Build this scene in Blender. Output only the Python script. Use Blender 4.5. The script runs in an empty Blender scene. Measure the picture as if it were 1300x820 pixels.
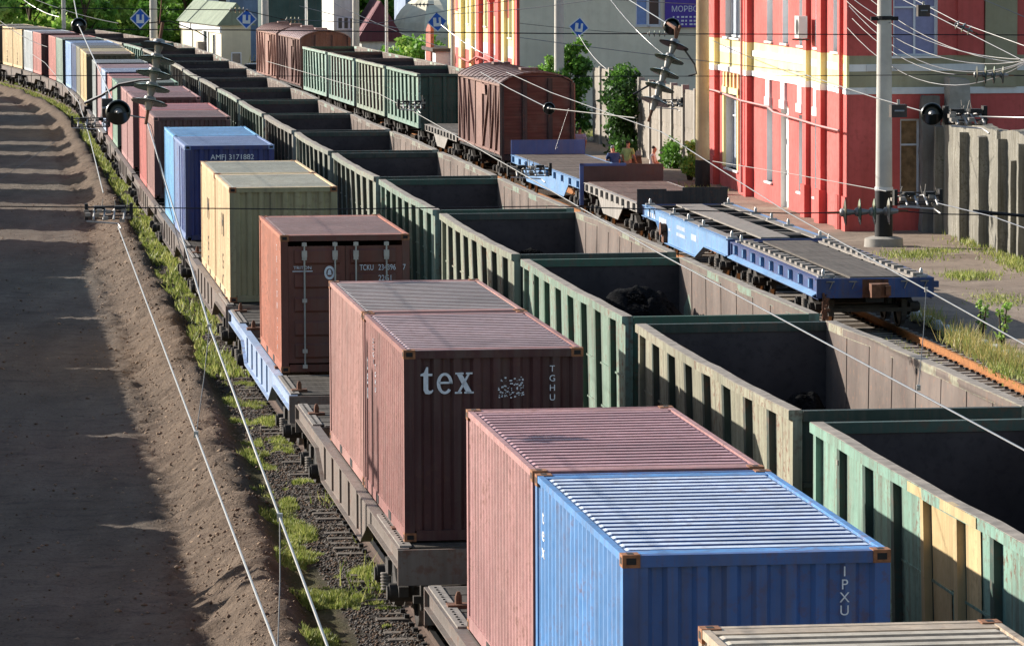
import bpy, math, random
import numpy as np
from mathutils import Vector, Matrix, noise
R = math.radians
random.seed(7); rng = np.random.default_rng(11)
C = bpy.context.scene.collection
scene = bpy.context.scene

# ------------------------------------------------------------------ camera
CAM_H, PITCH, ROLL, FPX = 9.32, R(5.0026), R(-0.2342), 5490.98
_c, _s = math.cos(PITCH), math.sin(PITCH)
FW = Vector((0, _c, -_s)); UP = Vector((0, _s, _c)); RT = Vector((1, 0, 0))
R2 = RT*math.cos(ROLL)+UP*math.sin(ROLL); U2 = UP*math.cos(ROLL)-RT*math.sin(ROLL)
cam = bpy.data.objects.new('camera', bpy.data.cameras.new('camera'))
C.objects.link(cam); scene.camera = cam
cam.data.sensor_width = 36.0; cam.data.lens = FPX/1300*36
cam.data.clip_start = 0.5; cam.data.clip_end = 6000
m = Matrix((R2, U2, -FW)).transposed().to_4x4(); m.translation = Vector((0, 0, CAM_H))
cam.matrix_world = m

# ------------------------------------------------------------------ light
world = bpy.data.worlds.new('World'); scene.world = world; world.use_nodes = True
nt = world.node_tree
sky = nt.nodes.new('ShaderNodeTexSky'); sky.sky_type = 'NISHITA'; sky.sun_disc = False
SUN_D = Vector((1.09, -0.65, -0.5)).normalized()          # direction the light travels
sky.sun_elevation = math.asin(-SUN_D.z); sky.sun_rotation = math.atan2(-SUN_D.x, -SUN_D.y)
nt.links.new(sky.outputs[0], nt.nodes['Background'].inputs[0])
nt.nodes['Background'].inputs[1].default_value = 0.095
sun = bpy.data.objects.new('sun', bpy.data.lights.new('sun', 'SUN')); C.objects.link(sun)
sun.data.energy = 5.0; sun.data.angle = R(0.5); sun.data.color = (1.0, 0.94, 0.86)
sun.rotation_euler = SUN_D.to_track_quat('-Z', 'Y').to_euler(); sun.location = (-60, 60, 60)
vs = scene.view_settings
vs.view_transform = 'Standard'; vs.look = 'None'; vs.gamma = 1; vs.use_curve_mapping = False; vs.exposure = 0.88
scene.cycles.max_bounces = 5; scene.cycles.diffuse_bounces = 3; scene.cycles.glossy_bounces = 2

# ------------------------------------------------------------------ helpers
def at(x, y, Y=None, Z=None):
    """a point of the place seen at photo pixel x, y (1300 x 820), at a given distance Y or height Z"""
    d = FW*FPX + R2*(x-650) - U2*(y-410)
    t = Y/d.y if Z is None else (Z-CAM_H)/d.z
    return Vector((0, 0, CAM_H)) + d*t

def T1(Y): return 2.19 - .12434*(Y-38.38) - .0008*max(0., Y-228.)**2
def T2(Y): return 4.98 - .1258*(Y-54.6) - .0008*max(0., Y-228.)**2
_p3 = np.polyfit([60, 90, 103.7, 117, 134, 145, 166, 196, 224, 250, 274, 300],
                 [12.75, 9.75, 8.55, 7.4, 5.62, 4.3, 1.45, -3.1, -6.75, -10.2, -14.0, -18.2], 4)
def T3(Y): return float(np.polyval(_p3, Y))
def T0(Y): return T1(Y) - 14.25 + 2.2*min(1., max(0., (Y-135)/30))
def rotz(T, Y): return -math.atan((T(Y+.5)-T(Y-.5)))
def side(T, Y, d):
    a = rotz(T, Y); return Vector((T(Y)+d*math.cos(a), Y+d*math.sin(a), 0))

def tag(o, label=None, cat=None, group=None, kind=None):
    if label: o['label'] = label
    if cat: o['category'] = cat
    if group: o['group'] = group
    if kind: o['kind'] = kind
    return o
def thing(name, label, cat, loc=(0, 0, 0), rz=0, group=None):
    o = bpy.data.objects.new(name, None); o.empty_display_size = .3; C.objects.link(o)
    o.location = loc; o.rotation_euler = (0, 0, rz)
    return tag(o, label, cat, group)
def link(name, me, parent=None, mats=None, loc=None):
    """an object on mesh data that may be shared; its own materials sit on the object"""
    o = bpy.data.objects.new(name, me); C.objects.link(o)
    if parent: o.parent = parent
    if loc is not None: o.location = loc
    if mats:
        for i, mm in enumerate(mats):
            o.material_slots[i].link = 'OBJECT'; o.material_slots[i].material = mm
    return o
def copy_tree(o, parent=None):
    c = o.copy(); C.objects.link(c)
    if parent: c.parent = parent
    for ch in [k for k in o.children]: copy_tree(ch, c)
    return c

class MB:
    def __init__(s): s.v = []; s.f = []; s.m = []
    def quad(s, *p, mi=0):
        n = len(s.v); s.v += [tuple(q) for q in p]; s.f.append(tuple(range(n, n+len(p)))); s.m.append(mi); return s
    def hexa(s, P, mi=0):            # 8 points: bottom loop 0-3, top loop 4-7
        n = len(s.v); s.v += [tuple(q) for q in P]
        for f in ((3, 2, 1, 0), (4, 5, 6, 7), (0, 1, 5, 4), (1, 2, 6, 5), (2, 3, 7, 6), (3, 0, 4, 7)):
            s.f.append(tuple(n+i for i in f)); s.m.append(mi)
        return s
    def box(s, x0, x1, y0, y1, z0, z1, mi=0):
        return s.hexa([(x0, y0, z0), (x1, y0, z0), (x1, y1, z0), (x0, y1, z0), (x0, y0, z1), (x1, y0, z1), (x1, y1, z1), (x0, y1, z1)], mi)
    def bar(s, p, q, w, h, mi=0, up=(0, 0, 1)):
        p = Vector(p); q = Vector(q); d = (q-p).normalized(); u = Vector(up)
        a = d.cross(u)
        if a.length < 1e-4: a = d.cross(Vector((1, 0, 0)))
        a.normalize(); b = a.cross(d)
        a *= w/2; b *= h/2
        return s.hexa([p-a-b, p+a-b, q+a-b, q-a-b, p-a+b, p+a+b, q+a+b, q-a+b], mi)
    def tube(s, pts, r, n=6, mi=0, cap=True):
        pts = [Vector(p) for p in pts]; rs = r if isinstance(r, (list, tuple)) else [r]*len(pts)
        n0 = len(s.v); prev = None
        for i, p in enumerate(pts):
            d = (pts[min(i+1, len(pts)-1)]-pts[max(i-1, 0)])
            d = d.normalized() if d.length > 1e-9 else Vector((0, 0, 1))
            a = prev - d*prev.dot(d) if prev else (d.cross(Vector((0, 0, 1))) if abs(d.z) < .95 else d.cross(Vector((1, 0, 0))))
            a.normalize(); prev = a; b = d.cross(a)
            for k in range(n):
                t = 2*math.pi*k/n; s.v.append(tuple(p+(a*math.cos(t)+b*math.sin(t))*rs[i]))
        for i in range(len(pts)-1):
            for k in range(n):
                k2 = (k+1) % n; s.f.append((n0+i*n+k, n0+i*n+k2, n0+(i+1)*n+k2, n0+(i+1)*n+k)); s.m.append(mi)
        if cap:
            s.f.append(tuple(n0+k for k in range(n))[::-1]); s.m.append(mi)
            s.f.append(tuple(n0+(len(pts)-1)*n+k for k in range(n))); s.m.append(mi)
        return s
    def prism(s, poly, axis, a, b, mi=0):     # poly: 2-D points; axis 'x': (y,z) extruded in x; 'y': (x,z) in y; 'z': (x,y) in z
        def P(u, v, w): return {'x': (w, u, v), 'y': (u, w, v), 'z': (u, v, w)}[axis]
        n = len(s.v); k = len(poly)
        s.v += [P(u, v, a) for u, v in poly]+[P(u, v, b) for u, v in poly]
        s.f.append(tuple(n+i for i in range(k))[::-1]); s.m.append(mi)
        s.f.append(tuple(n+k+i for i in range(k))); s.m.append(mi)
        for i in range(k):
            j = (i+1) % k; s.f.append((n+i, n+j, n+k+j, n+k+i)); s.m.append(mi)
        return s
    def mesh(s, name, nm=1, smooth=None):
        me = bpy.data.meshes.new(name); me.from_pydata(s.v, [], s.f)
        for _ in range(nm): me.materials.append(None)
        me.polygons.foreach_set('material_index', s.m)
        import bmesh
        bm = bmesh.new(); bm.from_mesh(me); bmesh.ops.recalc_face_normals(bm, faces=bm.faces[:]); bm.to_mesh(me); bm.free()
        if smooth:
            me.polygons.foreach_set('use_smooth', [True]*len(me.polygons)); me.set_sharp_from_angle(angle=R(smooth))
        me.update(); return me
    def build(s, name, mats, parent=None, smooth=None, loc=None):
        if not isinstance(mats, (list, tuple)): mats = [mats]
        me = s.mesh(name, 0, smooth)
        for mm in mats: me.materials.append(mm)
        return link(name, me, parent, None, loc)

# ------------------------------------------------------------------ materials
def lin(h):
    if not isinstance(h, str): return tuple(h)
    r = [int(h[i:i+2], 16)/255 for i in (0, 2, 4)]
    return tuple(c/12.92 if c <= .04045 else ((c+.055)/1.055)**2.4 for c in r)
class NT:
    def __init__(s, name, rough=.6, metal=0.0, spec=.4):
        s.mat = bpy.data.materials.new(name); s.mat.use_nodes = True
        s.t = s.mat.node_tree; s.b = s.t.nodes['Principled BSDF']
        s.b.inputs['Roughness'].default_value = rough; s.b.inputs['Metallic'].default_value = metal
        s.b.inputs['Specular IOR Level'].default_value = spec
    def n(s, typ, **kw):
        nd = s.t.nodes.new(typ)
        for k, v in kw.items():
            if k in nd.inputs: nd.inputs[k].default_value = v
            else: setattr(nd, k, v)
        return nd
    def l(s, a, b): s.t.links.new(a, b)
    def coord(s, scale=(1, 1, 1), world=False):
        if world: src = s.n('ShaderNodeNewGeometry').outputs['Position']
        else:
            src0 = s.n('ShaderNodeTexCoord').outputs['Object']
            rnd = s.n('ShaderNodeObjectInfo').outputs['Random']
            mul = s.n('ShaderNodeMath', operation='MULTIPLY'); s.l(rnd, mul.inputs[0]); mul.inputs[1].default_value = 91.7
            ad = s.n('ShaderNodeVectorMath', operation='ADD'); s.l(src0, ad.inputs[0]); s.l(mul.outputs[0], ad.inputs[1]); src = ad.outputs[0]
        mp = s.n('ShaderNodeMapping'); mp.inputs['Scale'].default_value = scale; s.l(src, mp.inputs[0]); return mp.outputs[0]
    def noise(s, co, scale, detail=4, rough=.55):
        nd = s.n('ShaderNodeTexNoise'); s.l(co, nd.inputs['Vector'])
        nd.inputs['Scale'].default_value = scale; nd.inputs['Detail'].default_value = detail; nd.inputs['Roughness'].default_value = rough
        return nd.outputs['Fac']
    def ramp(s, f, a, b, lo=0., hi=1.):
        nd = s.n('ShaderNodeMapRange'); s.l(f, nd.inputs[0])
        for i, v in zip((1, 2, 3, 4), (a, b, lo, hi)): nd.inputs[i].default_value = v
        return nd.outputs[0]
    def mix(s, f, a, b):
        nd = s.n('ShaderNodeMix', data_type='RGBA')
        for v, k in ((f, 0), (a, 6), (b, 7)):
            if hasattr(v, 'is_output'): s.l(v, nd.inputs[k])
            elif k == 0: nd.inputs[0].default_value = v
            else: nd.inputs[k].default_value = (*lin(v), 1)
        return nd.outputs[2]
    def val(s, col, f):               # scale a colour's value by f
        nd = s.n('ShaderNodeMix', data_type='RGBA', blend_type='MULTIPLY'); nd.inputs[0].default_value = 1
        s.l(col, nd.inputs[6]); s.l(f, nd.inputs[7]); return nd.outputs[2]
    def out(s, col):
        if hasattr(col, 'is_output'): s.l(col, s.b.inputs['Base Color'])
        else: s.b.inputs['Base Color'].default_value = (*lin(col), 1)
    def bump(s, h, strength=.3, dist=.02):
        nd = s.n('ShaderNodeBump'); nd.inputs['Strength'].default_value = strength; nd.inputs['Distance'].default_value = dist
        s.l(h, nd.inputs['Height']); s.l(nd.outputs[0], s.b.inputs['Normal'])
_mats = {}
def paint(name, col, rust=.5, dirt=.45, rustcol='6b4330', dirtcol='5a5048', rough=.55, scale=1.0, desat=.18, dents=.35):
    """weathered paint: patchy fading, vertical run-off streaks, rust spots"""
    if name in _mats: return _mats[name]
    k = NT(name, rough, 0, .35); col = lin(col); g_ = .3*col[0]+.59*col[1]+.11*col[2]; col = [x+(g_-x)*desat for x in col]
    co = k.coord(); big = k.noise(co, .7*scale, 5); fine = k.noise(co, 9*scale, 6, .65)
    st = k.noise(k.coord((7*scale, 7*scale, .35*scale)), 1.0, 5, .6)
    c = k.mix(k.ramp(big, .3, .7), [x*.76 for x in lin(col)], [min(1, x*1.18+.014) for x in lin(col)])
    c = k.mix(k.ramp(st, .44, .74, 0, dirt), c, dirtcol)
    st2 = k.noise(k.coord((16*scale, 16*scale, .5*scale)), 1.0, 4, .6); c = k.mix(k.ramp(st2, .58, .72, 0, min(1, rust*.75)), c, rustcol)
    c = k.mix(k.ramp(fine, .56, .74, 0, dirt*.6), c, dirtcol)
    rs = k.n('ShaderNodeMath', operation='MULTIPLY'); k.l(k.ramp(fine, .5, .62), rs.inputs[0]); k.l(k.ramp(big, .46, .62), rs.inputs[1])
    r2 = k.n('ShaderNodeMath', operation='MULTIPLY'); k.l(rs.outputs[0], r2.inputs[0]); r2.inputs[1].default_value = rust
    c = k.mix(r2.outputs[0], c, rustcol)
    k.out(c); k.l(k.ramp(fine, .3, .8, rough-.12, rough+.2), k.b.inputs['Roughness'])
    dent = k.noise(co, 2.2*scale, 2); hs = k.n('ShaderNodeMath', operation='MULTIPLY_ADD'); k.l(fine, hs.inputs[0]); hs.inputs[1].default_value = .12; k.l(dent, hs.inputs[2]); k.bump(hs.outputs[0], dents, .05)
    _mats[name] = k.mat; return k.mat
def plain(name, col, rough=.6, metal=0, var=.25, scale=6, world=False, bump=0, spec=.35):
    if name in _mats: return _mats[name]
    k = NT(name, rough, metal, spec); co = k.coord(world=world); f = k.noise(co, scale, 5)
    c = k.mix(k.ramp(f, .3, .7), [x*(1-var) for x in lin(col)], [min(1, x*(1+var)) for x in lin(col)])
    k.out(c)
    if bump: k.bump(f, bump, .03)
    _mats[name] = k.mat; return k.mat
def wood(name, col, along='y'):
    if name in _mats: return _mats[name]
    k = NT(name, .8, 0, .2)
    sc = (14, .8, 14) if along == 'y' else (.8, 14, 14)
    f = k.noise(k.coord(sc), 1, 5, .6); g = k.noise(k.coord(), 1.2, 3)
    c = k.mix(k.ramp(f, .25, .75), [x*.55 for x in lin(col)], [min(1, x*1.35) for x in lin(col)])
    c = k.mix(k.ramp(g, .5, .8, 0, .5), c, '6d675f'); k.out(c); k.bump(f, .2, .01)
    _mats[name] = k.mat; return k.mat
def leafmat(name, col, var=.35):
    if name in _mats: return _mats[name]
    k = NT(name, .55, 0, .3); f = k.noise(k.coord(world=True), 1.3, 3)
    c = k.mix(k.ramp(f, .3, .7), [x*(1-var) for x in lin(col)], [x*(1+var) for x in lin(col)]); k.out(c)
    tr = k.n('ShaderNodeBsdfTranslucent'); k.l(c, tr.inputs[0])
    ms = k.n('ShaderNodeMixShader'); ms.inputs[0].default_value = .35
    k.l(k.b.outputs[0], ms.inputs[1]); k.l(tr.outputs[0], ms.inputs[2]); k.l(ms.outputs[0], k.t.nodes['Material Output'].inputs[0])
    _mats[name] = k.mat; return k.mat
STEEL = plain('worn_steel', '4a423c', .55, .3); DARK = plain('black_iron', '1d1b1a', .7)
RUST = plain('rusty_iron', '6a4632', .85, 0, .35, 9); WHEEL = plain('wheel_steel', '3c3733', .5, .5); TREAD = plain('polished_tread', '8d8a88', .3, .9, .1)
GREASE = plain('oily_grey_iron', '39342f', .7, 0, .35, 7); LTGREY = plain('pale_grey_iron', '857d74', .7, 0, .25, 5)
WIRE = plain('wire_metal', '8f8d8c', .38, .75, .1); WIRED = plain('dark_wire', '26262a', .5, .4, .1); ZINC = plain('galvanised', 'a5a29e', .45, .6, .15)
WHITE = plain('white_paint', 'd8d8d6', .6, 0, .08); CONC = plain('concrete', '9a948a', .85, 0, .2, 3, bump=.25)
WOODG = wood('weathered_planks', '4a443d'); GLASSD = plain('dark_window_glass', '2b3138', .12, 0, .2, 2, spec=.6)

def text(body, parent, mat, size, loc, rot, name='lettering', ext=.002, align='LEFT', xs=1.0):
    cu = bpy.data.curves.new(name, 'FONT'); cu.body = body; cu.size = size; cu.extrude = ext; cu.align_x = align
    o = bpy.data.objects.new(name, cu); C.objects.link(o); o.location = loc; o.rotation_euler = rot; o.scale = (xs, 1, 1)
    bpy.context.view_layer.update()
    me = bpy.data.meshes.new_from_object(o.evaluated_get(bpy.context.evaluated_depsgraph_get()))
    bpy.data.objects.remove(o); me.materials.clear(); me.materials.append(mat)
    q = bpy.data.objects.new(name, me); C.objects.link(q); q.location = loc; q.rotation_euler = rot; q.scale = (xs, 1, 1)
    if parent: q.parent = parent
    return q
# ------------------------------------------------------------------ ground
def sst(a, b, x):
    t = min(1, max(0, (x-a)/(b-a))); return t*t*(3-2*t)
def crest(Y): return float(np.interp(Y, [40, 58, 80, 110, 170, 400], [-2.98, -2.78, -2.37, -2.07, -1.8, -1.75]))
def gheight(d, Y, rough=True):
    dc = crest(Y); r = d-dc
    if rough: r += .22*noise.noise(Vector((Y*.35, 3.1, 0)))
    top = .04 + (.16*noise.noise(Vector((Y*.22, 0, 5))) + .07*noise.noise(Vector((Y*1.1, d, 2))) if rough else 0)
    fl = -.55+.2*sst(120, 160, Y)
    if r < 0: z = fl + (top-fl)*sst(-1.15, -.05, r)
    else: z = top + (-.24-top)*sst(0, .5, r)
    if d < -11: z = -.55+.3*sst(-11, -13, d)
    if d > -1.6: z = -.24+.035*sst(-1.6, -1.3, d)
    if rough:
        w = 1.25 if -1.4 < r < .6 else .35
        z += w*(.10*noise.noise(Vector((d*1.6, Y*1.6, 1)))+.055*noise.noise(Vector((d*4, Y*4, 4)))+.045*noise.noise(Vector((d*8, Y*8, 6))))
        if r < -1.2: z += .035*noise.noise(Vector((d*1.5, Y*.25, 7)))+.05*abs(noise.noise(Vector((d*2.6, Y*1.4, 17))))
    if rough and Y < 130:
        z += .022*math.sin(Y*11.5+3*noise.noise(Vector((Y*.3, 0, 3))))*math.exp(-((r+1.35)/.22)**2)*(.5+noise.noise(Vector((Y*.2, 4, 4))))
        for q in (-5.3, -6.9): z -= .05*math.exp(-((d-q-.25*noise.noise(Vector((Y*.05, q, 0))))/.2)**2)
    return z
ys = list(np.arange(14, 40, 1.5))+list(np.arange(40, 48, .5))+list(np.arange(48, 104, .15))+list(np.arange(104, 130, .24))+list(np.arange(130, 200, .5))+list(np.arange(200, 430, 1.6))
ds = [-60, -45, -34, -26, -20, -16, -13, -11.5, -10, -9, -8.4, -7.8, -7.3, -6.9, -6.5, -6.1, -5.8, -5.5, -5.2]+list(np.arange(-4.9, -1.0, .13))+[-.8, 0, .8, 1.4, 2.2, 3, 4, 5, 6, 7.5, 9, 11, 13, 16, 20, 26, 34, 46, 60]
V = []; rr = []; dd = []
for Y in ys:
    a = rotz(T1, Y); ca, sa = math.cos(a), math.sin(a); x0 = T1(Y); dc = crest(Y)
    for d in ds:
        V.append((x0+d*ca, Y+d*sa, gheight(d, Y))); rr.append(d-dc); dd.append(d)
nc = len(ds); F = [(i*nc+j, i*nc+j+1, (i+1)*nc+j+1, (i+1)*nc+j) for i in range(len(ys)-1) for j in range(nc-1)]
me = bpy.data.meshes.new('ground'); me.from_pydata(V, [], F)
for nm, dat in (('rr', rr), ('dd', dd)):
    at_ = me.attributes.new(nm, 'FLOAT', 'POINT'); at_.data.foreach_set('value', dat)
me.polygons.foreach_set('use_smooth', [True]*len(F))
k = NT('ground_soil', .95, 0, .1)
co = k.coord(world=True); big = k.noise(co, .35, 4); mid = k.noise(co, 2.2, 5, .65); fine = k.noise(co, 16, 5, .7)
dirt = k.mix(k.ramp(mid, .3, .7), '5b4e43', '7d6d5e'); dirt = k.mix(k.ramp(fine, .5, .75, 0, .6), dirt, '3a312a'); dirt = k.mix(k.ramp(fine, .62, .7, 0, .5), dirt, '9c8c7c')
road = k.mix(k.ramp(k.noise(k.coord((1, .22, 1), True), 1.1, 5, .65), .3, .72), '645a50', '7e7367'); road = k.mix(k.ramp(fine, .5, .7, 0, .7), road, '3f3a37'); road = k.mix(k.ramp(k.noise(k.coord((.5, 1.6, 1), True), 1.5, 5, .7), .52, .68, 0, .6), road, '4a4440')
ball = k.mix(k.ramp(fine, .3, .7), '2f2b28', '5d5650'); ball = k.mix(k.ramp(mid, .5, .75, 0, .6), ball, '5d4d3f')
soil = k.mix(k.ramp(mid, .35, .65), '4a4a2c', '5e5338'); soil = k.mix(k.ramp(fine, .5, .7, 0, .7), soil, '37421d')
yard = k.mix(k.ramp(big, .35, .65), '4b433b', '66594b'); yard = k.mix(k.ramp(fine, .5, .7, 0, .6), yard, '332e29')
def attr(nm):
    a = k.n('ShaderNodeAttribute'); a.attribute_name = nm; return a.outputs['Fac']
def plus(a, f, amt):
    s = k.n('ShaderNodeMath', operation='MULTIPLY_ADD'); k.l(f, s.inputs[0]); s.inputs[1].default_value = amt; k.l(a, s.inputs[2]); return s.outputs[0]
r_ = plus(attr('rr'), mid, .5); d_ = plus(attr('dd'), mid, .5)
c = k.mix(k.ramp(r_, -1.5, -.9), road, dirt); c = k.mix(k.ramp(r_, .45, .7), c, soil)
c = k.mix(k.ramp(d_, -1.75, -1.35), c, ball); c = k.mix(k.ramp(d_, 6.2, 7.2), c, yard)
k.out(c); hb_ = k.n('ShaderNodeMath', operation='MULTIPLY_ADD'); k.l(mid, hb_.inputs[0]); hb_.inputs[1].default_value = 2.0; k.l(fine, hb_.inputs[2]); k.bump(hb_.outputs[0], 1.0, .07)
me.materials.append(k.mat)
g = tag(link('ground', me), kind='structure')
mb = MB(); mb.quad((-3000, -500, -1.4), (3000, -500, -1.4), (3000, 5000, -1.4), (-3000, 5000, -1.4))
tag(mb.build('terrain', plain('far_land', '5d5a40', .95, 0, .3, .02, True)), kind='structure')

# paved platform on the right of the third track, with its worn surface
k = NT('platform_paving', .92, 0, .15); co = k.coord(world=True)
big = k.noise(co, .25, 5, .6); mid = k.noise(co, 1.8, 5, .65); fine = k.noise(co, 18, 4, .7)
c = k.mix(k.ramp(big, .35, .65), '7f6f61', '9a8a7a'); c = k.mix(k.ramp(mid, .5, .72, 0, .7), c, '5f5348'); c = k.mix(k.ramp(fine, .5, .7, 0, .5), c, '4f453c')
c = k.mix(k.ramp(fine, .66, .72, 0, .5), c, 'b9aa98')
k.out(c); k.bump(fine, .5, .03)
V = []; F = []; pys = list(np.arange(60, 215, .8)); off = [2.0, 2.25, 2.7, 3.4, 4.5, 6, 8, 11, 15, 22, 32]
for Y in pys:
    for j, o in enumerate(off):
        p = side(T3, Y, o); z = -.2 if j == 0 else -.02+.05*noise.noise(Vector((p.x*.8, p.y*.8, 0)))*(1 if o > 2.3 else .5)
        V.append((p.x+(.15*noise.noise(Vector((Y*.7, 2, 0))) if j < 2 else 0), p.y, z))
nc = len(off); F = [(i*nc+j, i*nc+j+1, (i+1)*nc+j+1, (i+1)*nc+j) for i in range(len(pys)-1) for j in range(nc-1)]
me = bpy.data.meshes.new('platform'); me.from_pydata(V, [], F); me.materials.append(k.mat)
me.polygons.foreach_set('use_smooth', [True]*len(F)); tag(link('platform', me), kind='structure')

# ------------------------------------------------------------------ tracks
def rails(root, T, y0, y1, mat):
    prof = [(-.075, -.18), (.075, -.18), (.075, -.165), (.012, -.14), (.012, -.045), (.036, -.035), (.036, 0), (-.036, 0), (-.036, -.035), (-.012, -.045), (-.012, -.14), (-.075, -.165)]
    for s in (-1, 1):
        mb = MB(); n0 = 0; Y = y0; rows = []
        while Y <= y1+.01:
            base = side(T, Y, s*.796); a = rotz(T, Y)
            rows.append([(base.x+px*math.cos(a), base.y+px*math.sin(a), pz) for px, pz in prof]); Y += 4
        k_ = len(prof)
        for r0 in rows: mb.v += r0
        for i in range(len(rows)-1):
            for j in range(k_):
                j2 = (j+1) % k_; mb.f.append((i*k_+j, i*k_+j2, (i+1)*k_+j2, (i+1)*k_+j)); mb.m.append(1 if j == 6 else 0)
        mb.build('rail', [mat, TREAD if mat is not RAILR else RAILR], root)
RAILR = plain('rusty_rail', '96602f', .8, 0, .3, 7); RAILD = plain('brown_rail', '4d3a2e', .7, .2, .3, 6)
mb = MB(); mb.prism([(-.14, -.4), (.14, -.4), (.1, -.175), (-.1, -.175)], 'x', -1.35, 1.35)
for s in (-1, 1):
    for q in (-1, 1):
        mb.box(s*.796+q*.12-.035, s*.796+q*.12+.035, -.05, .05, -.176, -.12, 1)
SLEEPER = mb.mesh('sleeper', 2)
CSL = plain('sleeper_concrete', '625950', .9, 0, .35, 4); CSL3 = plain('sleeper_grey_wood', 'a0968a', .9, 0, .3, 4)
def track(name, label, T, y0, y1, rm, sl=None, sm=None, step=.6):
    root = thing(name, label, 'track', (T((y0+y1)/2), (y0+y1)/2, -.2)); root.location = (0, 0, 0)
    rails(root, T, y0, y1, rm)
    if sl:
        Y = sl[0]
        while Y < sl[1]:
            o = link('sleeper', SLEEPER, root, [sm, DARK], (T(Y), Y, random.uniform(-.03, .012))); o.rotation_euler[2] = rotz(T, Y)+random.uniform(-.02, .02); Y += step
    return root
track('railway_track', 'track with grey sleepers under the long container train', T1, 14, 342, RAILD, (50, 110), CSL)
track('railway_track', 'track hidden below the row of open gondola wagons', T2, 14, 342, RAILD)
track('railway_track', 'track with rust orange rails in front of the empty blue flat wagon', T3, 66, 290, RAILR, (80, 138), CSL3)

# ------------------------------------------------------------------ running gear shared by all wagons
def wheel_mesh():
    mb = MB(); prof = [(-.03, .16), (-.025, .40), (-.065, .43), (-.065, .475), (.03, .475), (.035, .50), (.065, .50), (.065, .43), (.025, .40), (.05, .16)]
    n = 24
    for x, r in prof:
        for i in range(n):
            t = 2*math.pi*i/n; mb.v.append((x, r*math.cos(t), r*math.sin(t)))
    K = len(prof)
    for a in range(K):
        b = (a+1) % K
        for i in range(n):
            j = (i+1) % n; mb.f.append((a*n+i, a*n+j, b*n+j, b*n+i)); mb.m.append(1 if 3 <= a <= 3 else 0)
    return mb.mesh('wheel', 2, 35)
WHEEL_ME = wheel_mesh(); WHEEL_FAR = MB().tube([(-.06, 0, 0), (.06, 0, 0)], .475, 16).mesh('wheel', 1, 40)
def spring_mesh():
    mb = MB(); pts = [(.085*math.cos(t*.7), .085*math.sin(t*.7), -.13+.26*t/54) for t in range(55)]
    mb.tube(pts, .018, 5); mb.tube([(0, 0, -.13), (0, 0, .13)], .04, 6); return mb.mesh('spring', 1, 50)
SPRING_ME = spring_mesh()
def bogie_mesh():
    mb = MB()
    for s in (-1, 1):
        x0, x1 = sorted((s*.98, s*1.10))
        mb.prism([(-1.15, .58), (-.75, .62), (-.45, .80), (.45, .80), (.75, .62), (1.15, .58), (1.15, .44), (.8, .40), (.42, .22), (-.42, .22), (-.8, .40), (-1.15, .44)][::-1], 'x', x0, x1)
        mb.box(min(s*1.101, s*1.104), max(s*1.101, s*1.104), -.3, .3, .34, .66, 1)
        for q in (-1, 1):
            mb.tube([(s*.9, q*.925, .475), (s*1.2, q*.925, .475)], .13, 12); mb.tube([(s*1.2, q*.925, .475), (s*1.23, q*.925, .475)], .10, 12)
            mb.box(s*.80-.06, s*.80+.06, q*1.43-.04, q*1.43+.04, .3, .7)
    mb.box(-1.15, 1.15, -.18, .18, .62, .82); mb.tube([(0, 0, .8), (0, 0, .98)], .2, 10)
    for q in (-1, 1): mb.box(-.95, .95, q*1.43-.06, q*1.43+.06, .40, .5)
    return mb.mesh('bogie', 2, 40)
BOGIE_ME = bogie_mesh()
def axle_mesh():
    mb = MB(); mb.tube([(-.9, 0, 0), (.9, 0, 0)], .085, 10); return mb.mesh('axle', 1, 40)
AXLE_ME = axle_mesh()
def bogie(root, y, mat=None, full=True):
    mat = mat or GREASE
    b = link('bogie', BOGIE_ME, root, [mat, DARK], (0, y, 0)); b.scale = (1.12, 1, 1)
    if full:
        for q in (-1, 1):
            link('axle', AXLE_ME, b, [STEEL], (0, q*.925, .475))
            for s in (-1, 1):
                w = link('wheel', WHEEL_ME, b, [WHEEL, TREAD], (s*.80, q*.925, .475))
                if s > 0: w.rotation_euler[2] = math.pi
        for s in (-1, 1): link('spring', SPRING_ME, b, [LTGREY], (s*1.13, 0, .50))
    else:
        for q in (-1, 1):
            for s in (-1, 1): link('wheel', WHEEL_FAR, b, [WHEEL], (s*.80, q*.925, .475))
    return b
def coupler_mesh():
    mb = MB(); mb.box(-.10, .10, 0, .35, .93, 1.16); mb.box(-.22, .22, .35, .62, .88, 1.2); mb.box(.02, .24, .62, .78, .88, 1.2); mb.box(-.24, -.12, .62, .72, .92, 1.16)
    mb.box(-.32, .32, -.1, 0, .82, 1.26)
    return mb.mesh('coupler', 1)
COUPLER_ME = coupler_mesh()
def couplers(root, half):
    for s in (-1, 1):
        o = link('coupler', COUPLER_ME, root, [RUST], (0, s*half, 0))
        if s < 0: o.rotation_euler[2] = math.pi

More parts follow.
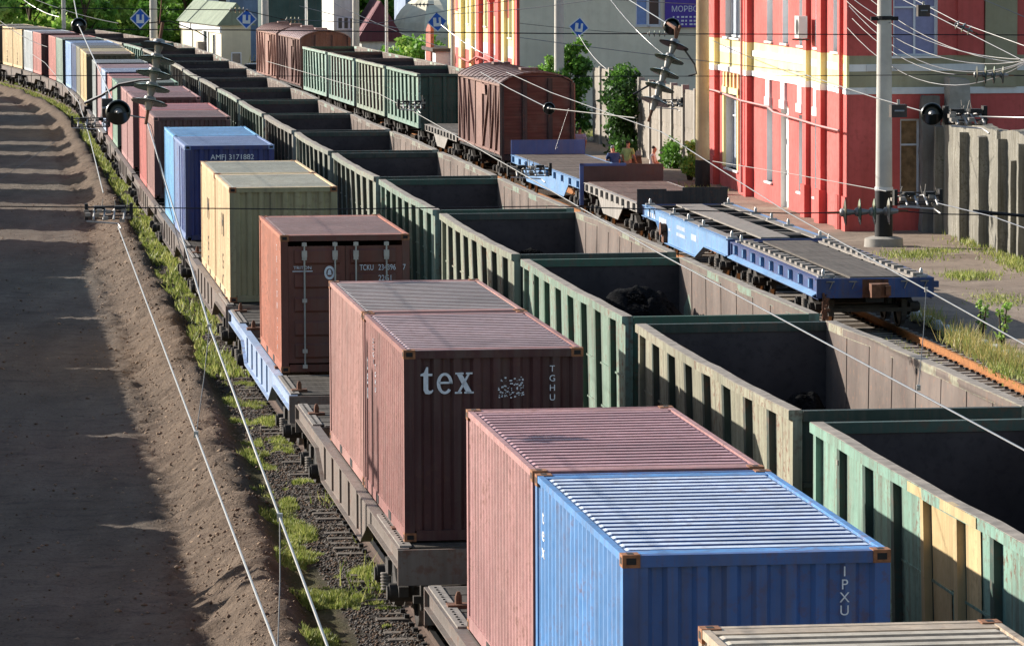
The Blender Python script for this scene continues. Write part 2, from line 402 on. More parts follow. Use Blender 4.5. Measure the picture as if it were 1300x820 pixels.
# ------------------------------------------------------------------ containers
CL, CW, CH = 6.058, 2.438, 2.591
def corr(n, lo, hi, pitch, depth, ft=.25, fs=.25):
    """trapezoid profile: list of (position, depth 0..-depth)"""
    k = max(1, round((hi-lo)/pitch)); p = (hi-lo)/k; out = []
    for i in range(k):
        a = lo+i*p; out += [(a, 0), (a+p*ft, 0), (a+p*(ft+fs), -depth), (a+p*(2*ft+fs), -depth)]
    out.append((hi, 0)); return out
def container_meshes():
    M = {}
    mb = MB(); hw = CW/2; hl = CL/2
    for sx in (-1, 1):
        for sy in (-1, 1):
            x0, x1 = sorted((sx*hw*.998, sx*(hw-.14))); y0, y1 = sorted((sy*hl*.999, sy*(hl-.15))); mb.box(x0, x1, y0, y1, .118, CH-.118)
        x0, x1 = sorted((sx*(hw-.004), sx*(hw-.065)))
        mb.box(x0, x1, -hl+.178, hl-.178, CH-.075, CH-.006); mb.box(x0, x1, -hl+.178, hl-.178, .012, .17)
    for sy in (-1, 1):
        y0, y1 = sorted((sy*(hl-.004), sy*(hl-.11)))
        mb.box(-hw+.162, hw-.162, y0, y1, CH-.115, CH-.008, 1); mb.box(-hw+.162, hw-.162, y0, y1, .012, .15, 1)
        for sx in (-1, 1): x0, x1 = sorted((sx*(hw-.004), sx*(hw-.141))); ya, yb = sorted((sy*(hl*.999), sy*(hl*.999+.001))); mb.box(x0, x1, ya, yb, .119, CH-.119, 1)
        y0, y1 = sorted((sy*(hl-.11), sy*(hl-.36))); mb.box(-hw+.065, hw-.065, y0, y1, CH-.04, CH-.012)
    mb.box(-hw+.07, hw-.07, -hl+.12, hl-.12, .08, .15)
    M['frame'] = mb.mesh('frame', 2)
    mb = MB(); pr = corr(0, -hl+.15, hl-.15, .278, .036)
    for i in range(len(pr)-1):
        (a, da), (b, db) = pr[i], pr[i+1]
        mb.quad((-hw+.012-da, a, .17), (-hw+.012-db, b, .17), (-hw+.012-db, b, CH-.075), (-hw+.012-da, a, CH-.075))
    M['side'] = mb.mesh('side_panel', 1)
    mb = MB(); n_ = 20; p_ = (CL-.72)/n_; pr = []
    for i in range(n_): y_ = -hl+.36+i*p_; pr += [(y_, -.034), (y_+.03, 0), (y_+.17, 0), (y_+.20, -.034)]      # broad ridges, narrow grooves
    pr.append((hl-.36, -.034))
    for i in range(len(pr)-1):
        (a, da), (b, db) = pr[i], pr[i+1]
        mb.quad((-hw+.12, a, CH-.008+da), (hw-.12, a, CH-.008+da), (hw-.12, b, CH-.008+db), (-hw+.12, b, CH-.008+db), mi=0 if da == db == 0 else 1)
        for s in (-1, 1): mb.quad((s*(hw-.12), a, CH-.008+da), (s*(hw-.065), a, CH-.03), (s*(hw-.065), b, CH-.03), (s*(hw-.12), b, CH-.008+db))
    M['roof'] = mb.mesh('roof', 2)
    mb = MB(); pr = corr(0, -hw+.14, hw-.14, .28, .05, .34, .16)
    for i in range(len(pr)-1):
        (a, da), (b, db) = pr[i], pr[i+1]
        mb.quad((a, -hl+.02-da, .15), (b, -hl+.02-db, .15), (b, -hl+.02-db, CH-.115), (a, -hl+.02-da, CH-.115))
    M['end'] = mb.mesh('end_panel', 1)
    mb = MB(); mb.box(-.081, .081, -.089, .089, -.059, .059)
    mb.box(-.045, .045, -.0915, .0915, -.03, .03, 1); mb.box(-.083, .083, -.05, .05, -.03, .03, 1); mb.box(-.03, .03, -.05, .05, -.0615, .0615, 1)
    M['cast'] = mb.mesh('corner_casting', 2)
    mb = MB(); mb.box(-.004, .004, -.18, .18, -.06, .06); M['pocket'] = mb.mesh('forklift_pocket', 1)
    mb = MB()            # one leaf of the end door, hinge at x=0 opening face towards -y
    w = hw-.15; mb.box(0, w, -.05, 0, 0, 2.2)
    for z in (.08, .5, .95, 1.4, 1.85): mb.prism([(-.049, z), (-.085, z+.04), (-.085, z+.26), (-.049, z+.30)], 'x', .12, w-.1)
    M['door'] = mb.mesh('door', 1)
    mb = MB(); mb.tube([(0, -.12, -.05), (0, -.12, 2.3)], .018, 6)
    for z in (-.04, .25, 1.2, 2.0, 2.26): mb.box(-.045, .045, -.14, -.085, z-.035, z+.035)
    mb.box(-.05, .05, -.15, -.085, 2.02, 2.14)
    M['bar'] = mb.mesh('locking_bar', 1)
    return M
CM = container_meshes()
CAST = plain('rusty_casting', '8a5c3e', .8, 0, .4, 14)
CG = 'shipping containers riding on the container train'
def container(Yf, label, col, roofcol=None, near=2, doors=False, T=T1, cat='container', dx=0, endcol=None, grp=CG, z=1.3, dirt=.45, rz=0):
    """Yf: distance of the near end; near 2 = every fitting, 1 = castings, 0 = far"""
    Yc = Yf+CL/2*.9925; a = rotz(T, Yc)
    t = thing('shipping_container', label, cat, (T(Yc)+dx, Yc, z), a+rz, grp)
    key = col if isinstance(col, str) else str(col)
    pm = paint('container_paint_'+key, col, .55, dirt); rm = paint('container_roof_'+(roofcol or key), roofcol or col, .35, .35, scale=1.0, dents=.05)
    em = paint('container_end_'+(endcol or key), endcol or col, .3, .5)  # endcol is darker than the sides: shade of the near ends painted in
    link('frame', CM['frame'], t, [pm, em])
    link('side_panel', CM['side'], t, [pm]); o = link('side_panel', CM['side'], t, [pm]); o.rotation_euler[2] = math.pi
    link('roof', CM['roof'], t, [rm, em])  # grooves take the darker end paint, which deepens their shade by colour
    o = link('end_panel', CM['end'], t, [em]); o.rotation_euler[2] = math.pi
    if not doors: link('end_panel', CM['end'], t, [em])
    else:
        for s in (-1, 1):
            d = link('door', CM['door'], t, [em], (s*(CW/2-.145), -CL/2+.055, .18)); 
            if s > 0: d.scale = (-1, 1, 1)
            for q in (.28, .82): link('locking_bar', CM['bar'], d, [ZINC], (q*(CW/2-.15), 0, -.02))
    if near >= 1:
        for sx in (-1, 1):
            for sy in (-1, 1):
                for zz in ((.059, CH-.059) if near > 1 else (CH-.059,)):
                    link('corner_casting', CM['cast'], t, [CAST if near > 1 else pm, DARK], (sx*(CW/2-.081+.002), sy*(CL/2-.089+.002), zz))
    if near > 1:
        for s in (-1, 1):
            for q in (-1, 1): link('forklift_pocket', CM['pocket'], t, [DARK], (s*(CW/2-.001), q*.92, .09))
    return t
WLET = plain('white_lettering', 'cfd3d8', .6, 0, .12, 20); BLET = plain('dark_lettering', '3a352c', .6, 0, .2, 20)
END = -CL/2+.015
def endtext(t, s, x, z, size, **kw): return text(s, t, kw.pop('mat', WLET), size, (x, END-.0, z), (R(90), 0, 0), **kw)
def endstack(t, s, x, z, size, lead=1.12):
    for i, ch in enumerate(s):
        if ch != ' ': endtext(t, ch, x, z-i*size*lead*.72-size*.72, size, align='CENTER', name='lettering')
def sidestack(t, s, y, z, size, lead=1.0, mat=None, xs=1.0):
    for i, ch in enumerate(s):
        if ch != ' ': text(ch, t, mat or WLET, size, (-CW/2+.008, y, z-i*size*lead-size*.72), (R(90), 0, R(-90)), align='CENTER', xs=xs)
# ------------------------------------------------------------------ the container train on the first track
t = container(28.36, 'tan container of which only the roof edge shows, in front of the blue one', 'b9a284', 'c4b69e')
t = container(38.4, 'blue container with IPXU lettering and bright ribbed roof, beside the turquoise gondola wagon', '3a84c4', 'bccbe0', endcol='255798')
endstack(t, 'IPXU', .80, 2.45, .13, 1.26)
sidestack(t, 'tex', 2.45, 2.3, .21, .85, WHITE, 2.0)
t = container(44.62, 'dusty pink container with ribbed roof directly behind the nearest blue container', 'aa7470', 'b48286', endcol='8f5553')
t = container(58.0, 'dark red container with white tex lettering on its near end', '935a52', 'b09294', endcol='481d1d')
# bold serif lettering "tex", cut as outlines
def serif(t, x0, z0, s):
    mb = MB()
    def poly(P): mb.prism([(x0+px*s, z0+pz*s) for px, pz in P], 'y', END-.002, END+.002)
    poly([(.10, .12), (.10, .60), (.0, .60), (.0, .66), (.12, .72), (.20, .90), (.26, .90), (.26, .68), (.40, .68), (.40, .60), (.26, .60), (.26, .14), (.30, .10), (.36, .10), (.41, .14), (.43, .10), (.38, .02), (.28, -.02), (.16, 0)])
    n = 22; out = []; inn = []
    for i in range(n+1):
        a = R(-38)-R(322-0)*-1*0+R(0)+ (R(322)*i/n) + R(36)
        out.append((.82+.27*math.cos(a), .34+.36*math.sin(a))); inn.append((.80+.155*math.cos(a)+.02, .34+.27*math.sin(a)))
    for i in range(n):
        poly([out[i], out[i+1], inn[i+1], inn[i]])
    poly([(.62, .33), (1.085, .33), (1.085, .40), (.62, .40)])
    bx = 1.18
    poly([(bx+.04, .66), (bx+.22, .66), (bx+.58, .0), (bx+.38, .0)]); poly([(bx+.42, .66), (bx+.50, .66), (bx+.14, .0), (bx+.05, .0)])
    poly([(bx, .70), (bx+.28, .70), (bx+.28, .64), (bx, .64)]); poly([(bx+.36, .70), (bx+.58, .70), (bx+.58, .64), (bx+.36, .64)])
    poly([(bx-.02, .05), (bx+.22, .05), (bx+.22, -.01), (bx-.02, -.01)]); poly([(bx+.30, .05), (bx+.62, .05), (bx+.62, -.01), (bx+.30, -.01)])
    mb.build('lettering', WLET, t)
serif(t, -.99, 2.0, .40)
mb = MB()
for i in range(90):
    px, pz = random.uniform(.06, .40), random.uniform(1.92, 2.2); q = random.uniform(.005, .02); mb.box(px, px+q*1.3, END-.002, END+.002, pz, pz+q)
mb.build('worn_stencil', WLET, t)
sidestack(t, 'tex', 2.45, 2.05, .34, .62, WLET, .9); sidestack(t, '22G1', 1.5, 2.35, .1, 1.0, WLET, 2.0); sidestack(t, 'TGHU', 1.2, 2.0, .1, 1.1, WLET, 2.0)
endstack(t, 'TGHU 2', .80, 2.36, .12, 1.5)
t = container(64.15, 'pale pink container with grey roof joined behind the tex container', 'aa7468', '9f948f', endcol='7a3f39')
t = container(81.2, 'rust red container with double doors and TCKU lettering, alone on the blue flat wagon', 'b5623f', 'a58078', doors=True, endcol='6c3322')
DY = -CL/2+.055-.0875
def dtext(s, x, z, sz, **k): return text(s, t, k.pop('mat', WLET), sz, (x, DY, z), (R(90), 0, 0), **k)
dtext('TCKU', .27, 1.92, .15, xs=.66); dtext('234396', .62, 1.92, .15, xs=.74); dtext('7', 1.08, 1.92, .15, xs=.8); dtext('22G1', .62, 1.72, .15, xs=.8)
dtext('TRITON', -.98, 1.95, .085, xs=1.1)
mb = MB(); mb.box(-1.0, -.62, DY-.002, DY+.002, 1.905, 1.92)
pl = [(-.30+.10*math.cos(a), 1.88+.13*math.sin(a)) for a in [2*math.pi*i/24 for i in range(24)]]
for i in range(24):
    a, b = pl[i], pl[(i+1) % 24]; ca = (-.30+(a[0]+.30)*.62, 1.88+(a[1]-1.88)*.62); cb = (-.30+(b[0]+.30)*.62, 1.88+(b[1]-1.88)*.62)
    mb.quad((a[0], DY-.002, a[1]), (b[0], DY-.002, b[1]), (cb[0], DY-.002, cb[1]), (ca[0], DY-.002, ca[1]))
mb.prism([(-.34, 1.84), (-.26, 1.84), (-.27, 1.92), (-.30, 1.95), (-.33, 1.92)], 'y', DY-.003, DY+.002)
mb.build('emblem', WLET, t)
sidestack(t, 'TRITON', -1.9, 2.35, .17, 1.3); sidestack(t, 'TCKU', -1.9, .95, .13, 1.3)
t = container(97.3, 'yellow container with dark MSC lettering, nearer of the two yellow ones beside light green gondolas', 'e4be84', 'bdb8a4', endcol='9a8f62')
MS = [('M', 1.75, .75, 1.5), ('S', .98, .5, 1.6), ('C', .5, .5, 1.6)]
for ch, z, sz, xs in MS: text(ch, t, BLET, sz, (-CW/2+.008, -.1, z-.42), (R(90), 0, R(-90)), align='CENTER', xs=xs)
t = container(103.45, 'yellow container with dark MSC lettering joined behind the nearer yellow one', 'e0ba80', 'b0ad9c', endcol='9a8f62')
for ch, z, sz, xs in MS: text(ch, t, BLET, sz, (-CW/2+.008, -.1, z-.42), (R(90), 0, R(-90)), align='CENTER', xs=xs)
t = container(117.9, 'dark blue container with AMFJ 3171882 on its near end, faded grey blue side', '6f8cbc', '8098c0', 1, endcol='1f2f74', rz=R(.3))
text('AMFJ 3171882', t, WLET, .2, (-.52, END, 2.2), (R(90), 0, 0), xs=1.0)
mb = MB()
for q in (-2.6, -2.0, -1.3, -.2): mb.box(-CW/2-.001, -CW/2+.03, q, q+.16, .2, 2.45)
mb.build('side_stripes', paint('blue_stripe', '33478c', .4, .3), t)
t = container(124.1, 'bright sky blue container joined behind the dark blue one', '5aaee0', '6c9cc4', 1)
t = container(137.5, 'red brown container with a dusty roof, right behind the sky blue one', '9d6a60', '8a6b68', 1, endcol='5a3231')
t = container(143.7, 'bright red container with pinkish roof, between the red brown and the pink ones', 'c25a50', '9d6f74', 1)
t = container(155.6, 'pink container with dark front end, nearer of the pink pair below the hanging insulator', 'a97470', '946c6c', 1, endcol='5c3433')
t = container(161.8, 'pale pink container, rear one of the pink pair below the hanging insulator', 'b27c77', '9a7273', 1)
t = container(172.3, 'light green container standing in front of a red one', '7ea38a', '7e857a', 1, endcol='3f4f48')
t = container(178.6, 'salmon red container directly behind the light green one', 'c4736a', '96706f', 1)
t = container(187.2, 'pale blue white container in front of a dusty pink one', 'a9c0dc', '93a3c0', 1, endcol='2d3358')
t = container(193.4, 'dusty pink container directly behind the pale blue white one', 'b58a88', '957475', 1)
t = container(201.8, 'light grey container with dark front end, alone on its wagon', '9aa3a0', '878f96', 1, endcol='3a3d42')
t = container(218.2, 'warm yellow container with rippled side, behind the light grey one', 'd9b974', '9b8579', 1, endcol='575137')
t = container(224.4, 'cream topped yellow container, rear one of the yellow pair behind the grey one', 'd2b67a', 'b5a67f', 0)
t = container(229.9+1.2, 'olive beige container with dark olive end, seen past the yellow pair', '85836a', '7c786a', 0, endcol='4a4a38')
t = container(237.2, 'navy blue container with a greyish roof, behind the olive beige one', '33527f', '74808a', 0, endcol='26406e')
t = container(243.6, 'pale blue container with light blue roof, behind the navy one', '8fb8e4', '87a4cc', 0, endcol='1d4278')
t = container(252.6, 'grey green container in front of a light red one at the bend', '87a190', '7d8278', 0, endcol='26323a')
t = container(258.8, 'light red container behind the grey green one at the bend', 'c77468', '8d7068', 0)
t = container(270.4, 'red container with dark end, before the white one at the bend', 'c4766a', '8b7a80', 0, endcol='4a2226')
t = container(276.6, 'whitish grey container at the bend, before the far yellow ones', 'b4bcbc', '9a9aa2', 0)
for i, (Y, w) in enumerate(((283.6, 'nearest'), (289.8, 'middle'), (297.6, 'farthest'))):
    t = container(Y, 'far yellow container with black MSC lettering at the left edge, %s of three' % w, 'e0c084', 'a69a8a', 0, endcol='575040')
    text('MSC', t, BLET, .55, (-CW/2+.008, .45, 1.05), (R(90), R(90), R(-90)), xs=1.3)
Y0 = 304

# ------------------------------------------------------------------ flat wagons carrying the containers
def flat_me(Lp):
    """fish-bellied container flat: (side sill, deck frame, planks) for a platform of length Lp"""
    h = Lp/2; M = {}
    mb = MB(); b0, b1 = h-4.4, h-5.6
    prof = [(-h, 1.25), (h, 1.25), (h, 1.02), (b0, 1.02), (b1, .62), (-b1, .62), (-b0, 1.02), (-h, 1.02)] if Lp > 15 else [(-h, 1.25), (h, 1.25), (h, 1.0), (h-3.2, 1.0), (h-4.1, .68), (-h+4.1, .68), (-h+3.2, 1.0), (-h, 1.0)]
    mb.prism(prof, 'x', -1.30, -1.26)
    mb.box(-1.36, -1.20, -h, h, 1.25, 1.272)
    lo = [p for p in prof[2:]]
    for i in range(len(lo)-1):
        (y0, z0), (y1, z1) = lo[i], lo[i+1]; mb.bar((-1.285, y0, z0-.011), (-1.285, y1, z1-.011), .16, .02)
    for i in range(int(Lp/1.5)):
        y = -h+.6+i*1.5
        if abs(y) < b1: mb.box(-1.33, -1.30, y-.02, y+.02, .66, 1.25)
    M['sill'] = mb.mesh('side_sill', 1)
    mb = MB(); mb.box(-.20, .20, -h+.1, h-.1, .75, 1.24)
    n = int(Lp/1.55)
    for i in range(n+1):
        y = -h+.08+i*(Lp-.16)/n; mb.box(-1.255, 1.255, y-.07, y+.07, 1.03, 1.245)
    for s in (-1, 1):
        mb.box(s*.62-.05, s*.62+.05, -h+.1, h-.1, 1.08, 1.243); y0, y1 = sorted((s*h, s*(h+.06))); mb.box(-1.36, 1.36, y0, y1, .78, 1.26)
    M['deck'] = mb.mesh('deck_frame', 1)
    mb = MB()
    for s in (1,):
        for i in range(14):
            y = s*(h-.1-i*.235); mb.box(-1.15, 1.15, min(y, y-s*.22), max(y, y-s*.22), 1.247, 1.275+.004*(i % 3))
        y0, y1 = sorted((s*(h-.1), s*(h-3.4)))
        for q in (-1, 1):
            x0, x1 = sorted((q*1.16, q*1.32)); mb.box(x0, x1, y0, y1, 1.273, 1.30, 1)
            for j in range(16):
                yy = y0+.1+j*.2; mb.box(q*1.25-.015, q*1.25+.015, yy-.015, yy+.015, 1.3, 1.312, 2)
        y0, y1 = sorted((s*(h-3.42), s*(h-3.5))); mb.box(-1.12, 1.12, y0, y1, 1.247, 1.285, 1)
    M['planks'] = mb.mesh('deck_planks', 3)
    return M
mb = MB(); mb.box(-.14, .14, -.12, .12, 0, .05); mb.tube([(0, 0, .05), (0, 0, .14), (0, 0, .2)], [.045, .045, .02], 8); LOCK = mb.mesh('container_lock', 1, 40)
FG = 'container flat wagons of the container train'
FM = {}
def cflat(Yc, Lp, label, mat, fullb=True, locks=()):
    if Lp not in FM: FM[Lp] = flat_me(Lp)
    M = FM[Lp]; t = thing('container_flatcar', label, 'flat wagon', (T1(Yc), Yc, 0), rotz(T1, Yc), FG)
    link('side_sill', M['sill'], t, [mat]); o = link('side_sill', M['sill'], t, [mat]); o.rotation_euler[2] = math.pi
    link('deck_frame', M['deck'], t, [(FGREY if mat is FBLUE else mat) if fullb else DARK]); 
    if fullb:
        link('deck_planks', M['planks'], t, [WOODG, LTGREY, DARK]); link('deck_planks', M['planks'], t, [WOODG, LTGREY, DARK]).rotation_euler[2] = math.pi
    q = Lp/2-2.3
    bogie(t, q, None, fullb); bogie(t, -q, None, fullb)
    if fullb: couplers(t, Lp/2+.06)
    for y in locks:
        for s in (-1, 1): link('container_lock', LOCK, t, [RUST], (s*1.13, y, 1.274))
    return t
FGREY = paint('flat_grey_brown', '75685d', .7, .55, dirtcol='5e5349'); FBLUE = paint('flat_pale_blue', '8aa4c6', .45, .6, dirtcol='8a8c92'); FDARK = paint('flat_dark', '6c6158', .7, .6)
base = 66.7; st = 19.8
L1 = [(25.2, 'grey flat wagon below the tan container at the bottom edge'), (45.0, 'grey brown flat wagon below the blue and pink containers'), (base, 'grey flat wagon with deep side sill below the tex container'),
      (base+st, 'pale blue flat wagon below the container with double doors'), (base+2*st, 'grey flat wagon below the yellow pair'), (125.0, 'grey flat wagon below the dark blue and sky blue containers'),
      (143.6, 'brown grey flat wagon below the bright red container'), (162.6, 'brown grey flat wagon below the pink pair')]
L1[4] = (105.9, 'grey flat wagon below the nearer pair of MSC containers')
for i, (Y, lb) in enumerate(L1):
    cflat(Y, 18.4, lb, FBLUE if i == 3 else (FGREY if i % 2 == 0 else FDARK), i < 6, (8.6, 4.2, -4.2, -8.6) if i == 3 else ((-7.4, 7.4) if i < 5 else ()))
L2 = [(178.5, 'light green'), (193.2, 'pale blue white'), (207.6, 'light grey'), (224.3, 'cream topped yellow'), (237.6, 'navy blue'), (251.3, 'grey green'), (263.6, 'light red'), (276.5, 'whitish grey'), (289.7, 'middle far yellow'), (303.6, 'farthest yellow')]
for i, (Y, cn) in enumerate(L2): cflat(Y, 12.9, 'light grey flat wagon on the bend carrying the %s container' % cn if Y > 245 else 'dusty grey flat wagon carrying the %s container' % cn, FDARK, False)

# ------------------------------------------------------------------ open gondola wagons
GL, GH, GW = 12.6, 3.48, 1.53
def gondola_meshes():
    M = {}; h = GL/2; z0 = 1.22; ysp = [-h+GL/8*i for i in range(1, 8)]; e = [-h]+ysp+[h]
    for var in range(3):      # three side walls, each bulged and battered its own way
        mb = MB(); rnd = random.Random(31+var)
        for i in range(8):
            a, b = e[i]+(.02 if i == 0 else 0), e[i+1]-(.02 if i == 7 else 0)
            mb.box(-GW+.085, -GW+.125, a, b, z0, GH-.1, 0)
            for z_, z_2 in ((z0+.15, 1.9), (1.9, 2.6), (2.6, GH-.11)): mb.quad((-GW+.129, a, z_), (-GW+.129, b, z_), (-GW+.129, b, z_2), (-GW+.129, a, z_2), mi=1)
            mb.quad((-GW+.133, a, GH-.11), (-GW+.133, b, GH-.11), (-GW+.133, b, GH-.004), (-GW+.133, a, GH-.004), mi=1)
            m_ = (a+b)/2
            for p, q in ((a, m_), (m_, b)): mb.box(-GW-.05, -GW+.13, p, q, GH-.12, GH, 0); mb.box(-GW-.04, -GW+.12, p, q, GH, GH+.006, 2)
            for z in (1.75, 2.45):
                p, q = a+(.105 if i else .17), b-(.105 if i < 7 else .17); mb.box(-GW+.065, -GW+.085, p, q, z, z+.03)
            if rnd.random() < .5: zz = rnd.uniform(1.6, 3.0); yy = rnd.uniform(a+.3, b-.4); mb.box(-GW+.129, -GW+.136, yy, yy+rnd.uniform(.05, .3), zz, zz+rnd.uniform(.05, .25), 4)
        for y in ysp:
            mb.prism([(-GW+.0, y-.08), (-GW+.085, y-.09), (-GW+.085, y+.09), (-GW+.0, y+.08)], 'z', z0-.1, GH-.12, 3)  # posts use the dark end paint, standing in for shade on their near faces
            mb.box(-GW+.129, -GW+.14, y-.025, y+.025, z0+.15, GH-.12, 1)
        for s in (-1, 1): mb.box(-GW, -GW+.085, min(s*h, s*(h-.17)), max(s*h, s*(h-.17)), z0, GH-.12)
        mb.box(-GW, -GW+.14, -h, h, z0-.2, z0-.001)
        amp = (.05, -.035, .08)[var]
        for i, (x, y, z) in enumerate(mb.v):
            f = max(0, (z-z0)/(GH-z0)); k_ = math.cos(math.pi*y/GL)
            x -= f*(amp*k_+.035*noise.noise(Vector((y*.6, var*9, z*.3)))*(k_ > .05)); z += f*.035*noise.noise(Vector((y*.5, var*5+3, 1)))*k_
            mb.v[i] = (x, y, z)
        M['side%d' % var] = mb.mesh('side_wall', 5)
    mb = MB()
    mb.box(-GW+.129, GW-.129, -h+.06, -h+.075, z0, GH-.1, 0); mb.quad((-GW+.13, -h+.078, z0+.15), (GW-.13, -h+.078, z0+.15), (GW-.13, -h+.078, GH-.1), (-GW+.13, -h+.078, GH-.1), mi=1)
    mb.box(-GW+.131, GW-.131, -h-.03, -h+.10, GH-.14, GH-.004, 0)
    for x in (-.95, -.32, .32, .95): mb.prism([(x-.1, -h+.06), (x+.1, -h+.06), (x+.07, -h-.06), (x-.07, -h-.06)], 'z', z0, GH-.141)
    for z in (1.8, 2.5): mb.box(-GW+.14, GW-.14, -h+.02, -h+.06, z, z+.06)
    mb.box(-GW+.131, GW-.131, -h, -h+.1, z0-.3, z0-.001)
    M['end'] = mb.mesh('end_wall', 3)
    mb = MB(); mb.box(-GW+.14, GW-.14, -h+.1, h-.1, z0+.1, z0+.16, 0); mb.box(-.2, .2, -h+.1, h-.1, .75, z0+.09, 1)
    for i in range(8): y = -h+1+i*1.52; mb.box(-GW+.15, GW-.15, y-.06, y+.06, .95, z0+.09, 1)
    M['floor'] = mb.mesh('floor', 2)
    mb = MB()             # lashing rings, small fittings on the posts
    for y in ysp: mb.box(-GW-.025, -GW+.0, y-.03, y+.03, GH-.34, GH-.28); mb.box(-GW-.025, -GW+.0, y-.03, y+.03, 1.35, 1.41)
    M['fit'] = mb.mesh('lashing_ring', 1)
    return M
GM = gondola_meshes()
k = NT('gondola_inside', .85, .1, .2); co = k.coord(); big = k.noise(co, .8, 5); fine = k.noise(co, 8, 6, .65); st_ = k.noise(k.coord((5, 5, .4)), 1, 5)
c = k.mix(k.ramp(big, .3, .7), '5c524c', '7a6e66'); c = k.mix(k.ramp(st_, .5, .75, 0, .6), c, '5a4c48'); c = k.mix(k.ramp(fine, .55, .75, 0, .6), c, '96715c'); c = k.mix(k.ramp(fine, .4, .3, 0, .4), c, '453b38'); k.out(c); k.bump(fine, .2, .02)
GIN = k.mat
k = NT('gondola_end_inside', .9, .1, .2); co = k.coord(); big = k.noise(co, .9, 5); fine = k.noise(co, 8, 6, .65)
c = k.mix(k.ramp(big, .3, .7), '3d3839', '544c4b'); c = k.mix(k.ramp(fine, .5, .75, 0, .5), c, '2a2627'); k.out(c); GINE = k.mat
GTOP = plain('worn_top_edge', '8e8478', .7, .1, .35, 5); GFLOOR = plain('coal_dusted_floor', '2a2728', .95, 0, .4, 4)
def gondola(Yc, T, label, col, endcol='2f4a3c', group=None, full=True, topcol=None):
    t = thing('gondola_wagon', label, 'gondola wagon', (T(Yc), Yc, 0), rotz(T, Yc), group); v_ = random.randrange(3)
    pm = paint('gondola_'+col, [x*.86 for x in lin(col)], .9, .85, dirtcol='544d42', desat=.28); em = paint('gondola_end_'+endcol, endcol, .4, .5); tm = GTOP if not topcol else paint('gondola_'+topcol, topcol)
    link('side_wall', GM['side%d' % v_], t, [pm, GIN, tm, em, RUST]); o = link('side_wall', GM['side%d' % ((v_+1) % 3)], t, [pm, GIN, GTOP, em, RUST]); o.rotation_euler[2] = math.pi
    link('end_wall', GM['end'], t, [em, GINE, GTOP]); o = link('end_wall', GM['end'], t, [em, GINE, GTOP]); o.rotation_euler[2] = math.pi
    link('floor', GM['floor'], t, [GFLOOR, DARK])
    if full: link('lashing_ring', GM['fit'], t, [LTGREY])
    bogie(t, 4.3, None, False); bogie(t, -4.3, None, False)
    return t
GG = 'row of empty gondola wagons on the middle track'
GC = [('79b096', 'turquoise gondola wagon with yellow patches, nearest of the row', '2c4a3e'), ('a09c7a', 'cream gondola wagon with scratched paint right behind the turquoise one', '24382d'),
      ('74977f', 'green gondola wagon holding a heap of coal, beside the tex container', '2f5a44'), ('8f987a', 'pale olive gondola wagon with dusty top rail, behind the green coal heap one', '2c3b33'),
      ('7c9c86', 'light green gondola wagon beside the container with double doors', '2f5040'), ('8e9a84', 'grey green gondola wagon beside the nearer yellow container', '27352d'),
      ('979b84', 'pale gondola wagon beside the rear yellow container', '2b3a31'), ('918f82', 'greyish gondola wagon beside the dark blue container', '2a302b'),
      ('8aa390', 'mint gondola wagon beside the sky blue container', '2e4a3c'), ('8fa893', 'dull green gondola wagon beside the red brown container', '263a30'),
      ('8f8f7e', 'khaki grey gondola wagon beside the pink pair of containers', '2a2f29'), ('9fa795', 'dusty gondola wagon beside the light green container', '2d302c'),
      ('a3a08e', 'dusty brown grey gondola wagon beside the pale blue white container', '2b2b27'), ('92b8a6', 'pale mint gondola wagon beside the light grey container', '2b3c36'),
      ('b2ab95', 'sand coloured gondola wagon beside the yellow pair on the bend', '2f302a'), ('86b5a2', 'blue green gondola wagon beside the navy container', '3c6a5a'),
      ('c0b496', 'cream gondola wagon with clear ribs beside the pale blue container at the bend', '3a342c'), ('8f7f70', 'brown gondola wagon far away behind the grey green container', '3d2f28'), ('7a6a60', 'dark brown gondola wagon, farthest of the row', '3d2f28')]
for i, (col, lb, ec) in enumerate(GC):
    Yc = 60.4+(i-1)*13.81
    random.seed(100+i)
    g = gondola(Yc, T2, lb, col, ec, GG, i < 9)
    if i == 0:
        v0 = [c for c in g.children if c.name.startswith('side_wall')][0]
        mb = MB(); h = GL/2; ysp = [-h+GL/8*j for j in range(0, 9)]
        for a, b, z0_, z1_ in ((ysp[3]+.2, ysp[4]-.16, 2.0, 3.3), (ysp[2]+.2, ysp[2]+.9, 1.9, 3.3), (ysp[4]-.1, ysp[4]+.1, 1.3, 3.3)):
            pass
        mb.box(-GW+.08, -GW+.083, ysp[3]+.16, ysp[4]-.15, 2.5, 3.35); mb.box(-GW+.08, -GW+.083, ysp[3]+.55, ysp[4]-.15, 1.9, 2.5)
        mb.box(-GW+.08, -GW+.083, ysp[2]+.75, ysp[3]-.15, 1.8, 3.35); mb.box(-GW+.08, -GW+.083, ysp[2]+.16, ysp[2]+.5, 1.3, 2.4)
        for y in (ysp[3], ysp[4]): mb.prism([(-GW-.003, y-.083), (-GW+.083, y-.093), (-GW+.083, y+.093), (-GW-.003, y+.083)], 'z', 1.2, GH-.125)
        mb.box(-GW-.054, -GW+.02, ysp[2]+.4, ysp[4]+.5, GH-.115, GH-.006)
        var = int([k_ for k_ in range(3) if v0.data is GM['side%d' % k_]][0]); amp = (.05, -.035, .08)[var]
        for j, (x, y, z) in enumerate(mb.v):
            f = max(0, (z-1.22)/(GH-1.22)); k_ = math.cos(math.pi*y/GL); x -= f*(amp*k_+.035*noise.noise(Vector((y*.6, var*9, z*.3)))*(k_ > .05))+.006; z += f*.035*noise.noise(Vector((y*.5, var*5+3, 1)))*k_; mb.v[j] = (x, y, z)
        mb.build('yellow_patch', paint('yellow_patch', 'd0b070', .3, .4), g)
